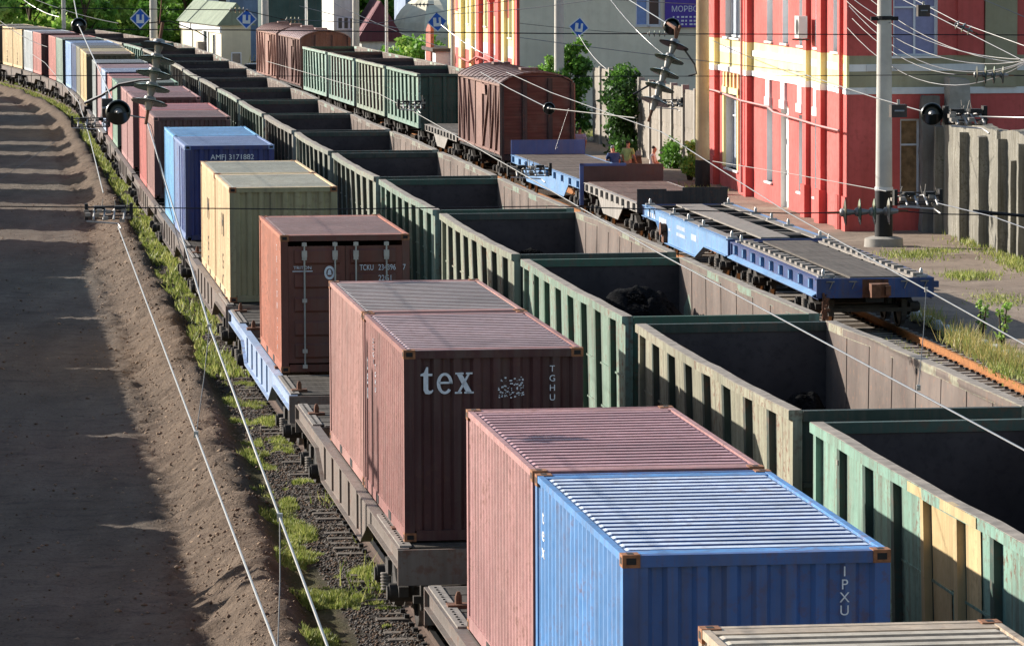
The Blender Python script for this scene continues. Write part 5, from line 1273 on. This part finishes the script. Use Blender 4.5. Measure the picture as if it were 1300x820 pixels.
# whitewashed edging stones along the platform
for i in range(17):
    Y = 88.5+i*1.32; q = side(T3, Y, 1.92+.05*math.sin(i)); sz = random.uniform(.28, .42)
    mb = MB(); n = 10; m_ = 6
    for a in range(m_+1):
        th = math.pi*a/m_
        for b in range(n):
            ph = 2*math.pi*b/n; v = Vector((math.sin(th)*math.cos(ph)*.15, math.sin(th)*math.sin(ph)*sz, math.cos(th)*.15)); v *= 1+.25*noise.noise(v*5+Vector((i*3, 0, 0))); mb.v.append(tuple(v))
    for a in range(m_):
        for b in range(n): b2 = (b+1) % n; mb.f.append((a*n+b, a*n+b2, (a+1)*n+b2, (a+1)*n+b)); mb.m.append(0)
    o = mb.build('edging_stone', plain('whitewash', 'c9c7c2', .9, 0, .15, 9), None, 50); o.location = (q.x, q.y, -.05); o.rotation_euler[2] = rotz(T3, Y)+random.uniform(-.15, .15)
    tag(o, 'whitewashed stone in the row along the platform edge by the rusty rail', 'edging stone', 'whitewashed edging stones')
# ------------------------------------------------------------------ people by the blue flat wagon
def skinned(name, verts, edges, radii, mat, parent, root=0, lv=2):
    me = bpy.data.meshes.new(name); me.from_pydata(verts, edges, []); o = bpy.data.objects.new(name, me); C.objects.link(o)
    o.modifiers.new('skin', 'SKIN'); sm = o.modifiers.new('sub', 'SUBSURF'); sm.levels = sm.render_levels = lv
    for i, r in enumerate(radii): me.skin_vertices[0].data[i].radius = r if isinstance(r, tuple) else (r, r)
    for i in range(len(verts)): me.skin_vertices[0].data[i].use_root = (i == root)
    bpy.context.view_layer.update(); dg = bpy.context.evaluated_depsgraph_get()
    m2 = bpy.data.meshes.new_from_object(o.evaluated_get(dg)); bpy.data.objects.remove(o); m2.materials.clear(); m2.materials.append(mat)
    m2.polygons.foreach_set('use_smooth', [True]*len(m2.polygons)); return link(name, m2, parent)
SKIN = plain('skin', 'b98266', .55, 0, .08); HAIR = plain('dark_hair', '2b221c', .8); 
def person(loc, rz, label, shirt, trousers, lean=0., la=((-.26, -.04, 1.14), (-.24, -.2, .95)), ra=((.26, -.04, 1.14), (.25, -.18, .93)), cap=None, sleeve=True):
    t = thing('person', label, 'person', loc, rz, None)
    def B(p):                       # bend the upper body forward at the hip by lean
        x, y, z = p
        if z > .93: dz, dy = z-.93, y; y = dy*math.cos(lean)-dz*math.sin(lean); z = .93+dz*math.cos(lean)+dy*math.sin(lean)
        return (x, y, z)
    V = [(0, 0, .93), (0, -.01, 1.12), (0, -.01, 1.33), (0, .0, 1.46), (0, -.02, 1.55), (0, -.03, 1.63), (0, -.01, 1.71)]; r = [(.15, .11), (.14, .10), (.16, .11), (.06, .06), (.07, .085), (.078, .095), (.05, .06)]; E = [(0, 1), (1, 2), (2, 3), (3, 4), (4, 5), (5, 6)]
    def chain(start, pts, rs):
        a = start
        for p, q in zip(pts, rs): V.append(p); r.append((q, q)); E.append((a, len(V)-1)); a = len(V)-1
        return a
    ends = []
    for s, arm in ((-1, la), (1, ra)):
        el, wr = arm; d = (Vector(wr)-Vector(el)).normalized(); hd = Vector(wr)+d*.09
        ends.append((chain(2, [(s*.19, 0, 1.40), el, wr, tuple(hd)], [.07, .046, .032, .034]), hd, d))
    for s in (-1, 1): chain(0, [(s*.095, 0, .86), (s*.10, -.03, .50), (s*.105, .02, .10), (s*.115, -.13, .05)], [.088, .058, .045, .04])
    for e, hd, d in ends:           # fingers and thumb
        sd = d.cross(Vector((0, 0, 1))).normalized() if abs(d.z) < .95 else Vector((0, 1, 0))
        for i in range(4):
            k0 = hd+sd*(.027*(i-1.5))+d*.02; chain(e, [tuple(k0), tuple(k0+d*(.035+.006*(i in (1, 2)))+Vector((0, -.008, -.004)))], [.010, .008])
        chain(e, [tuple(hd-sd*.045-d*.02), tuple(hd-sd*.06+d*.02)], [.011, .009])
    body = skinned('body', [B(p) for p in V], E, r, SKIN, t, 0)
    V2 = [(0, 0, .90), (0, -.01, 1.12), (0, -.01, 1.33), (0, 0, 1.43)]; E2 = [(0, 1), (1, 2), (2, 3)]; r2 = [(.175, .135), (.165, .125), (.185, .135), (.08, .08)]
    for s, arm in ((-1, la), (1, ra)):
        k0 = len(V2); V2 += [(s*.195, 0, 1.40), tuple(Vector((s*.195, 0, 1.40)).lerp(Vector(arm[0]), .8 if sleeve else .25))]; E2 += [(2, k0), (k0, k0+1)]; r2 += [(.085, .085), (.068, .068)]
    skinned('shirt', [B(p) for p in V2], E2, r2, shirt, t, 0)
    V3 = [(0, 0, .95)]; E3 = []; r3 = [(.165, .125)]
    for s in (-1, 1): k0 = len(V3); V3 += [(s*.095, 0, .84), (s*.10, -.03, .5), (s*.105, .02, .14)]; E3 += [(0, k0), (k0, k0+1), (k0+1, k0+2)]; r3 += [(.105, .105), (.078, .078), (.065, .065)]
    skinned('trousers', V3, E3, r3, trousers, t, 0)
    skinned('hair', [B((0, .02, 1.62)), B((0, .015, 1.69)), B((0, -.02, 1.735))], [(0, 1), (1, 2)], [(.082, .088), (.085, .095), (.06, .07)], cap or HAIR, t, 0)
    mb = MB()
    for s in (-1, 1): q = B((s*.03, -.128, 1.635)); mb.box(q[0]-.011, q[0]+.011, q[1]-.004, q[1]+.004, q[2]-.005, q[2]+.006)
    q = B((0, -.118, 1.575)); mb.box(q[0]-.022, q[0]+.022, q[1]-.004, q[1]+.004, q[2]-.004, q[2]+.004); mb.build('facial_features', DARK, t)
    q = B((0, -.135, 1.605)); skinned('nose', [B((0, -.11, 1.63)), q], [(0, 1)], [.009, .014], SKIN, t, 0, 1)
    return t
TR = plain('dark_trousers', '2f3138', .9); TRB = plain('blue_overalls', '33476e', .9)
person((4.5, 167, 0), R(150), 'worker in a light green shirt with both arms lowered, beside the wagon', plain('green_shirt', '9bab6a', .9), TR)
person((5.28, 162.6, 0), R(80), 'worker in a white vest with tanned bare arms, right of the green shirted one', plain('white_vest', 'd9d2cc', .9), plain('red_trousers', '8a4038', .9), .12, ((-.27, -.1, 1.16), (-.2, -.32, 1.05)), ((.27, -.1, 1.16), (.2, -.32, 1.02)), None, False)
person((3.95, 164, 0), R(200), 'stooping worker in blue overalls and a grey cap, left of the green shirted one', TRB, TRB, .45, ((-.27, -.18, 1.2), (-.2, -.4, 1.05)), ((.27, -.18, 1.2), (.2, -.4, 1.05)), plain('grey_cap', '8b8d90', .9))
person((2.85, 179.6, 0), R(185), 'person in a pale violet shirt standing alone beside the covered wagon', plain('violet_shirt', 'a9a3bd', .9), TR)
mb = MB(); P = [(-1.1, -1.6), (1.0, -1.3), (.9, 1.8), (-1.0, 1.5)]
mb.hexa([(x, y, .1) for x, y in P]+[(-1.0, -1.5, .25), (.9, -1.2, .75), (.8, 1.7, .8), (-.9, 1.4, .3)])
for i in range(7): mb.bar((-.9+i*.28, -1.7, .3+i*.08), (-.8+i*.28, 1.7, .34+i*.08), .2, .06)
o = mb.build('plank_pile', wood('pile_brown', '8a6a58'), None); o.location = (4.35, 176, 0); tag(o, 'low slanting pile of brown boards behind the workers', 'plank pile')

# ------------------------------------------------------------------ overhead line
GLASS = plain('green_glass_insulator', '5f6f60', .12, 0, .15, spec=.8); CERAM = plain('grey_porcelain', '7d7b74', .25, 0, .15, spec=.6); BELLM = plain('black_glaze', '121816', .3, 0, .2, spec=.4); CAPM = plain('zinc_cap', '8a8784', .5, .5, .2)
def wire(pts, r, label, mat=None, name='overhead_wire', sag=0, cat='wire', group=None):
    pts = [Vector(p) for p in pts]
    if sag and len(pts) == 2:
        a, b = pts; pts = [a.lerp(b, i/14)-Vector((0, 0, sag*4*(i/14)*(1-i/14))) for i in range(15)]
    o = MB().tube(pts, r*.85, 6).build(name, mat or WIRE, None, 60); return tag(o, label, cat, group)
A = at
# left pair over the dirt road
c1 = A(345, 806, Z=6.15); c2 = A(150, 288, Z=6.15); ext = c1+(c1-c2).normalized()*9
wire([ext, c1, c2], .0078, 'thin contact wire slanting over the berm from the bottom edge to the near switch fitting', WIRE, 'contact_wire')
c3 = A(131, 245, Z=6.2); c4 = A(113, 172, Z=6.2); wire([c3, c4, A(100, 130, Z=6.2), A(57, 80, Z=6.2), A(30, 62, Z=6.2)], .008, 'contact wire running on from the near switch fitting towards the bend', WIRE, 'contact_wire')
m1 = A(418, 826, Y=18.6); m2 = A(266, 415, Y=31); m3 = A(186, 152, Y=44.5)
wire([m1+(m1-m2).normalized()*6, m1, m2, m3], .0085, 'thick messenger wire crossing in front of the blue flat wagon down to the bottom edge', WIRE, 'messenger_wire')
def dropper(p, q, label):
    t = thing('dropper', label, 'dropper', (0, 0, 0)); MB().tube([p, p.lerp(q, .5)+Vector((.006, 0, 0)), q], .0035, 5).build('strand', WIRED, t, 60)
    for z in (p, q): mb = MB(); mb.box(z.x-.014, z.x+.014, z.y-.02, z.y+.02, z.z-.02, z.z+.02); mb.tube([z+Vector((0, -.03, 0)), z+Vector((0, .03, 0))], .012, 6); mb.build('clamp', ZINC, t)
def lerpY(a, b, Y): k_ = (Y-a.y)/(b.y-a.y); return a.lerp(b, k_)
q = lerpY(m1, m2, 22.3); dropper(q, lerpY(c1, c2, 19.3), 'thin dropper joining the left wire pair near the bottom edge')
dropper(m2, lerpY(c1, c2, 28.0)+Vector((0, 0, .0)), 'slanting dropper joining the left wire pair beside the upper berm')
# wires over the gondola row
k1 = A(1300, 571, Z=6.1); k2 = A(830, 318, Z=6.1); k3 = A(656, 217, Z=6.1); k4 = A(525, 142, Z=6.1)
wire([k1+(k1-k2).normalized()*8, k1, k2, k3, k4, A(480, 119, Z=6.1), A(338, 78, Z=6.1)], .0085, 'contact wire crossing all the gondola wagons from the right edge to the far covered wagons', WIRE, 'contact_wire')
n1 = A(1300, 437, Y=33.2); n2 = A(1000, 270, Y=47); n3 = A(840, 168, Y=58)
wire([n1+(n1-n2).normalized()*6, n1, n2, n3, A(700, 118, Y=72), A(643, 92, Y=80)], .008, 'messenger wire slanting down past the front of the blue flat wagon to the right edge', WIRE, 'messenger_wire')
dropper(lerpY(n1, n2, 37.8), A(1166, 492, Z=6.1), 'knotted dropper hanging over the inside of the cream gondola wagon')
wire([A(0, 228, Y=60), A(70, 180, Y=66)], .004, 'thin tie wire in the shade at the left edge', WIRED)
def bell(px, py, Y, d, label, dirv=None, grp='end-on disc insulators'):
    p = A(px, py, Y=Y); dv = (Vector(dirv) if dirv else (Vector((0, 0, CAM_H))-p)).normalized()
    t = thing('disc_insulator', label, 'insulator', p, 0, grp); r_ = d/2
    mb = MB(); mb.tube([dv*(-.10*d/.27), dv*(-.03), dv*.0, dv*.02, dv*.03, dv*.022, dv*.03, dv*.024, dv*.035], [r_*.55, r_*.92, r_, r_*.97, r_*.88, r_*.80, r_*.66, r_*.58, r_*.36], 28); mb.build('shed', BELLM, t, 60)
    mb = MB(); mb.tube([dv*(-.13), dv*(-.06)], [r_*.3, r_*.58], 20); mb.build('rim_glass', GLASS, t, 50)
    mb = MB(); mb.tube([dv*.03, dv*.06, dv*.09], [r_*.34, r_*.3, r_*.12], 16); mb.tube([dv*.08, dv*.16], .012, 6); mb.build('cap', CAPM, t, 50)
    return p
b1 = bell(150, 143, 40, .235, 'black disc insulator seen end-on, beside the hanging string at the left'); b2 = bell(100, 33, 52, .19, 'black disc insulator seen end-on before the trees, left of the first blue sign')
b3 = bell(1183, 145, 44, .23, 'dark green disc insulator beside the corner of the red building'); b4 = bell(853, 34, 50, .20, 'dark disc insulator below the purple sign, above the slanted string')
b5 = bell(697, 138, 66, .19, 'small grey insulator on the wire before the brown covered wagon'); b6 = bell(743, 110*0+18, 70, .12, 'tiny dark insulator high before the olive wall') if False else None
wire([A(92, -10, Y=58), b2, A(148, 138, Y=40.3)], .0075, 'bright wire between the two end-on insulators at the left', WIRE)
wire([b1, A(170, 148, Y=40), A(185, 150, Y=40)], .009, 'short curved jumper from the end-on insulator to the messenger wire', ZINC, 'jumper')
wire([A(610, 92, Y=82), A(645, 112, Y=74), b5], .0085, 'wire from above the covered wagon to the small grey insulator', WIRE)
wire([b5, A(770, 146, Y=58), A(806, 150, Y=54)], .009, 'bright wire from the small grey insulator towards the slanted string', WIRE)
wire([b5+Vector((.3, 0, 0)), A(705, 190, Y=66), A(708, 187, Y=66)], .004, 'loose tie wire hanging below the small grey insulator', WIRE) 
wire([A(790, -5, Y=62), A(840, 26, Y=52), b4], .008, 'wire coming from the top edge to the dark insulator below the purple sign', WIRE)
wire([A(1000, 88, Y=56), A(1110, 124, Y=49), b3], .0075, 'wire crossing the red facade to the dark green insulator', WIRE)
wire([b3, A(1230, 148, Y=44), A(1310, 150, Y=43)], .009, 'bright straight wire from the dark green insulator to the right edge', ZINC)
for (px, py, Y, w_, hh, lab) in ((1140, 141, 44, .16, .13, 'black box clamp left of the dark green insulator'), (1172, 14, 60, .17, .16, 'black box clamp before the upper window'), (136, 137, 40.2, .1, .17, 'black box clamp left of the end-on insulator')):
    p = A(px, py, Y=Y); t = thing('line_weight', lab, 'clamp', p, R(8)); mb = MB(); mb.box(-w_/2, w_/2, -.06, .06, -hh/2, hh/2); mb.build('block', BLK, t); mb = MB(); mb.tube([(0, -.02, hh/2), (0, -.02, hh/2+.05)], .015, 6); mb.tube([(-.05, -.063, 0), (.05, -.063, 0)], .012, 6); mb.build('bolt', ZINC, t)
def string(p, q, n, d, label, glass=True, ex=0):
    """insulator string from p to q with n discs"""
    t = thing('insulator_string', label, 'insulator', p); v = q-p; L = v.length; u = v/L; st_ = L/n; r_ = d/2; O = Vector((0, 0, 0))
    for i in range(n):
        c0 = u*(st_*(i+.18)); mb = MB()
        mb.tube([c0+u*.008, c0+u*.022, c0+u*.034, c0+u*.042, c0+u*.03], [r_*.3, r_*.80, r_, r_*.97, r_*.25], 26)
        mb.build('disc', GLASS if (glass and 0 < i < n-1) else CERAM if i else BELLM, t, 45)
        mb = MB(); mb.tube([c0-u*st_*.18, c0-u*st_*.1, c0+u*st_*.06], [r_*.16, r_*.30, r_*.34], 14); mb.tube([c0+u*st_*.24, c0+u*st_*.5, c0+u*st_*.84], [r_*.27, r_*.22, r_*.15], 12); mb.build('cap', CAPM, t, 45)
    MB().tube([O-u*.14, O], .014, 8).build('fitting', RUST, t, 45); MB().tube([u*L, u*(L+.12)], .014, 8).build('fitting', RUST, t, 45)
    return t
s1 = A(203, 50, Y=36); s2 = A(188, 140, Y=35.88)
string(s1, s2, 5, .31, 'vertical string of grey green discs hanging before the container train')
wire([A(206, -12, Y=36), s1+Vector((0, 0, .13))], .006, 'rusty hanger rod above the vertical insulator string', RUST, 'hanger_rod')
wire([s2+Vector((-.03, 0, -.08)), A(192, 160, Y=35.8), A(203, 210, Y=35.5), A(232, 330, Y=34)], .004, 'thin strand running down from the vertical string over the pink containers', WIRED)
s3 = A(858, 50, Y=42); s4 = A(828, 140, Y=41.86)
string(s3, s4, 5, .30, 'slanted string of grey discs hanging before the concrete fence')
mb = MB(); mb.tube([A(848, 30, Y=43), s3+Vector((0, 0, .1)), s3], .016, 6)
tag(mb.build('shackle', RUST, None, 50), 'rusty shackle joining the slanted string to the dark insulator', 'shackle')
wire([A(868, 62, Y=42), A(882, 82, Y=42), A(884, 94, Y=42), A(874, 97, Y=42)], .012, 'bent dark hook bar right of the slanted string', STEEL, 'hook_bar')
wire([A(832, 104, Y=42), A(804, 120, Y=42)], .013, 'short dark rod left of the slanted string', WIRED, 'line_rod')
wire([A(108, 131, Y=44), A(130, 121, Y=43.4), A(152, 107, Y=43), A(178, 102, Y=42.6), A(214, 100, Y=42)], .018, 'black sagging cable in front of the far containers', WIRED, 'feeder_cable')
h1 = A(1066, 270, Y=50); h2 = A(1140, 268, Y=50)
string(h1, h2, 4, .31, 'horizontal string of glass discs before the foot of the platform mast')
# cross spans
wire([A(-30, 262, Y=50), A(400, 266, Y=50), A(700, 262, Y=50), A(1000, 271, Y=50), h1], .0085, 'dark cross span wire level with the yellow containers', WIRED, 'cross_span_wire')
wire([h2, A(1195, 272, Y=50), A(1340, 274, Y=50)], .0085, 'dark cross span wire continuing right of the horizontal insulator string', WIRED, 'cross_span_wire')
wire([A(1235, 268, Y=50), A(1340, 278, Y=50)], .024, 'dark steel tube arm at the right edge before the ruined wall', WIRED, 'steady_arm')
wire([A(-30, 96, Y=92), A(560, 97.5, Y=92), A(980, 97, Y=92), A(1230, 95, Y=92)], .010, 'dark cross span wire above the green gondola wagons of the right hand track', WIRED, 'cross_span_wire')
string(A(1236, 95, Y=92), A(1280, 96, Y=92), 4, .38, 'short string of clear discs at the right edge before the olive pier')
wire([A(1282, 96, Y=92), A(1340, 97, Y=92)], .016, 'dark rod right of the string of clear discs', WIRED, 'line_rod')
wire([A(-30, 37, Y=140), A(300, 38.5, Y=140), A(700, 43, Y=140), A(1340, 45, Y=140)], .022, 'dark upper cross span wire carrying the four blue signs', WIRED, 'cross_span_wire')
for (px0, px1, py, Y, n, d, lab) in ((822, 848, 43, 139, 4, .22, 'row of four small discs on the upper cross span below the purple sign'), (291, 312, 13, 139, 4, .2, 'row of four small dark discs above the second blue sign'), (362, 382, 25.5, 139, 4, .2, 'row of four small discs before the dark green shed'), (527, 546, 6, 139, 4, .18, 'row of small discs before the cream dome')):
    string(A(px0, py, Y=Y), A(px1, py+.3, Y=Y), n, d, lab)
wire([A(-30, 10, Y=139), A(291, 13, Y=139)], .018, 'dark top wire left of the second blue sign', WIRED); wire([A(312, 14, Y=139), A(362, 25.5, Y=139)], .016, 'dark wire between the two rows of small discs', WIRED); wire([A(382, 26, Y=139), A(480, 30, Y=139), A(600, 8, Y=139), A(700, -6, Y=139)], .014, 'pale wire rising towards the top before the yellow building', WIRE)
# blue warning signs
BLUES = plain('sign_blue', '1f58b0', .45, 0, .1); 
for (px, py, rr_, lab) in ((178, 24, 0, 'first blue diamond sign from the left, before the concrete mast at the bend'), (313, 24.5, 2, 'blue diamond sign before the cream building'), (555, 28, -4, 'blue diamond sign before the cream dome'), (735, 35, 6, 'blue diamond sign before the olive wall')):
    p = A(px, py, Y=139.7); t = thing('warning_sign', lab, 'sign', p, 0, 'blue line signs on the cross span'); q = .33
    mb = MB(); mb.prism([(0, -q), (q, 0), (0, q), (-q, 0)], 'y', -.012, .012); b_ = mb.build('panel', BLUES, t); b_.rotation_euler[1] = R(rr_)
    mb = MB(); P = [(0, -q), (q, 0), (0, q), (-q, 0)]
    for i in range(4): (xa, za), (xb, zb) = P[i], P[(i+1) % 4]; mb.bar((xa*.97, -.014, za*.97), (xb*.97, -.014, zb*.97), .004, .035, up=(-za-zb, 0, xa+xb) if False else (xa+xb, 0, za+zb))
    mb.build('border', WHITE, b_)
    mb = MB(); mb.prism([(-.125, -.15), (.125, -.15), (.125, .13), (.055, .13), (.055, -.05), (-.025, -.05), (-.025, .13), (-.125, .13)], 'y', -.018, -.0125); mb.build('emblem', WHITE, b_)
    mb = MB(); mb.bar((0, .02, -q), (0, .02, q), .02, .02); mb.build('bracket', STEEL, t)
# section fittings on the contact wires
def fitting(px, py, Y, w_, label, seed):
    rnd = random.Random(seed); p = A(px, py, Y=Y); t = thing('section_insulator', label, 'line fitting', p, R(6)); h = w_/2
    mb = MB()
    for z, y in ((.0, 0), (.03, .25), (-.05, -.2), (-.09, .1)): mb.tube([(-h, y, z), (h, y, z+rnd.uniform(-.02, .02))], .011, 6)
    mb.build('cross_bars', STEEL, t, 50)
    mb = MB()
    for x in (-.7, -.25, .2, .65): mb.tube([(x*h, -.35, -.08), (x*h+.02, 0, .02), (x*h, .4, -.03)], .013, 6)
    mb.tube([(-h, -.3, -.1), (h*.4, -.45, -.12), (h*.5, -.7, -.16)], .01, 6); mb.build('runners', ZINC, t, 50)
    mb = MB()
    for i in range(12): x, y, z = rnd.uniform(-h, h), rnd.uniform(-.3, .3), rnd.uniform(-.1, .04); mb.box(x-.03, x+.03, y-.05, y+.05, z-.018, z+.02)
    for i in range(5): x = rnd.uniform(-h, h); mb.tube([(x, 0, 0), (x+rnd.uniform(-.05, .05), 0, rnd.uniform(.08, .17))], .005, 5)
    mb.build('clamps', LTGREY, t)
    for x in (-h, h): mb = MB(); mb.box(x-.02, x+.02, -.06, .06, -.1, .09); mb.build('end_plate', DARK, t)
    for x in (-.4*h, .5*h): mb = MB(); mb.box(x-.06, x+.06, -.08, .08, .02, .06); mb.build('top_plate', DARK, t)
fitting(138, 268, 50.5, .52, 'wide clamp fitting on the left wires where they meet the cross span', 1); fitting(115, 154, 73, .62, 'clamp fitting on the contact wire beside the far light coloured containers', 2)
fitting(522, 132, 84, .5, 'clamp fitting before the dark end of the green gondola wagon', 3); fitting(672, 215, 64, .62, 'clamp fitting above the inside of a gondola wagon next to the blue flat', 4)
fitting(848, 130, 86, .55, 'clamp fitting right of the slanted insulator string', 5); fitting(1165, 250, 52, .55, 'clamp fitting beside the platform mast', 6); fitting(1225, 146, 44, .40, 'clamp fitting right of the dark green insulator', 7)
wire([A(905, 205, Y=66), A(1010, 222, Y=60), A(1125, 243, Y=52.4)], .0075, 'wire crossing the lower red facade to the fitting beside the mast', WIRE); wire([A(1190, 258, Y=51.5), A(1260, 275, Y=49), A(1330, 300, Y=47)], .008, 'wire leaving the fitting towards the ruined wall', WIRE)
# service cables over the red building and assorted thin wires
anch = A(1304, 76, Y=118)
for i, (px, py, sg_) in enumerate(((1066, -14, .55), (1075, 2, .75), (1078, 8, 1.0), (1082, 24, .95), (1076, 36, 1.15), (1096, -8, .5))): wire([A(px, py, Y=139.6), anch+Vector((0, 0, -.02*i))], .016, 'sagging service cable leaving the red facade, number %d in the bundle counted from the top' % (i+1), WIRE, 'service_cable', sg_, group='bundle of service cables')
wire([A(1130, -8, Y=100), A(1300, 78, Y=96)], .014, 'straight pale wire before the upper window ending at the cable bundle', WIRE); wire([A(1235, -6, Y=95), A(1310, 26, Y=95)], .013, 'short pale wire at the top right corner', WIRE)
wire([A(1150, -6, Y=90), A(1215, 28, Y=86), A(1310, 62, Y=82)], .010, 'thin wire with a dark insulator at the top right', WIRE)
p = A(1222, 35, Y=85.6); string(p-Vector((.16, 0, -.07)), p+Vector((.2, 0, -.09)), 3, .2, 'small dark string insulator on the thin wire at the top right')
for i, (a, b, Y, r_, lab) in enumerate((((575, 18), (790, -6), 180, .02, 'pale wire rising before the yellow building'), ((780, 0), (1300, 17), 170, .018, 'pale wire crossing the purple sign'), ((660, 48), (1300, 118), 150, .016, 'long thin wire slanting down across both buildings'), ((775, 0), (850, 75), 120, .012, 'steep thin wire before the olive wall'), ((735, 45), (770, 88), 139, .016, 'stay wire below the rightmost blue sign'), ((560, 32), (640, 80), 139, .014, 'stay wire below the third blue sign'), ((425, 5), (560, 60), 200, .018, 'thin wire before the pink roofed house'), ((380, 8), (560, 45), 230, .022, 'pale line before the sheds'), ((660, 30), (905, 46), 205, .014, 'faint dark line along the olive wall'), ((905, 52), (1080, 116), 138.5, .014, 'thin cable over the yellow band of the red building'), ((30, 0), (75, 22), 200, .02, 'thin line before the trees at the top left'), ((45, 0), (150, 30), 230, .02, 'pale line across the trees at the top left'), ((0, 27), (60, 60), 180, .016, 'dark line over the far yellow containers'))):
    wire([A(*a, Y=Y), A(*b, Y=Y-4)], r_, lab, WIRED if 'dark' in lab else WIRE, sag=.12)
wire([A(185, 30, Y=150), A(215, 27, Y=150), A(250, 40, Y=150), A(263, 48, Y=150)], .025, 'dark cable bending down before the white house', WIRED, 'feeder_cable')
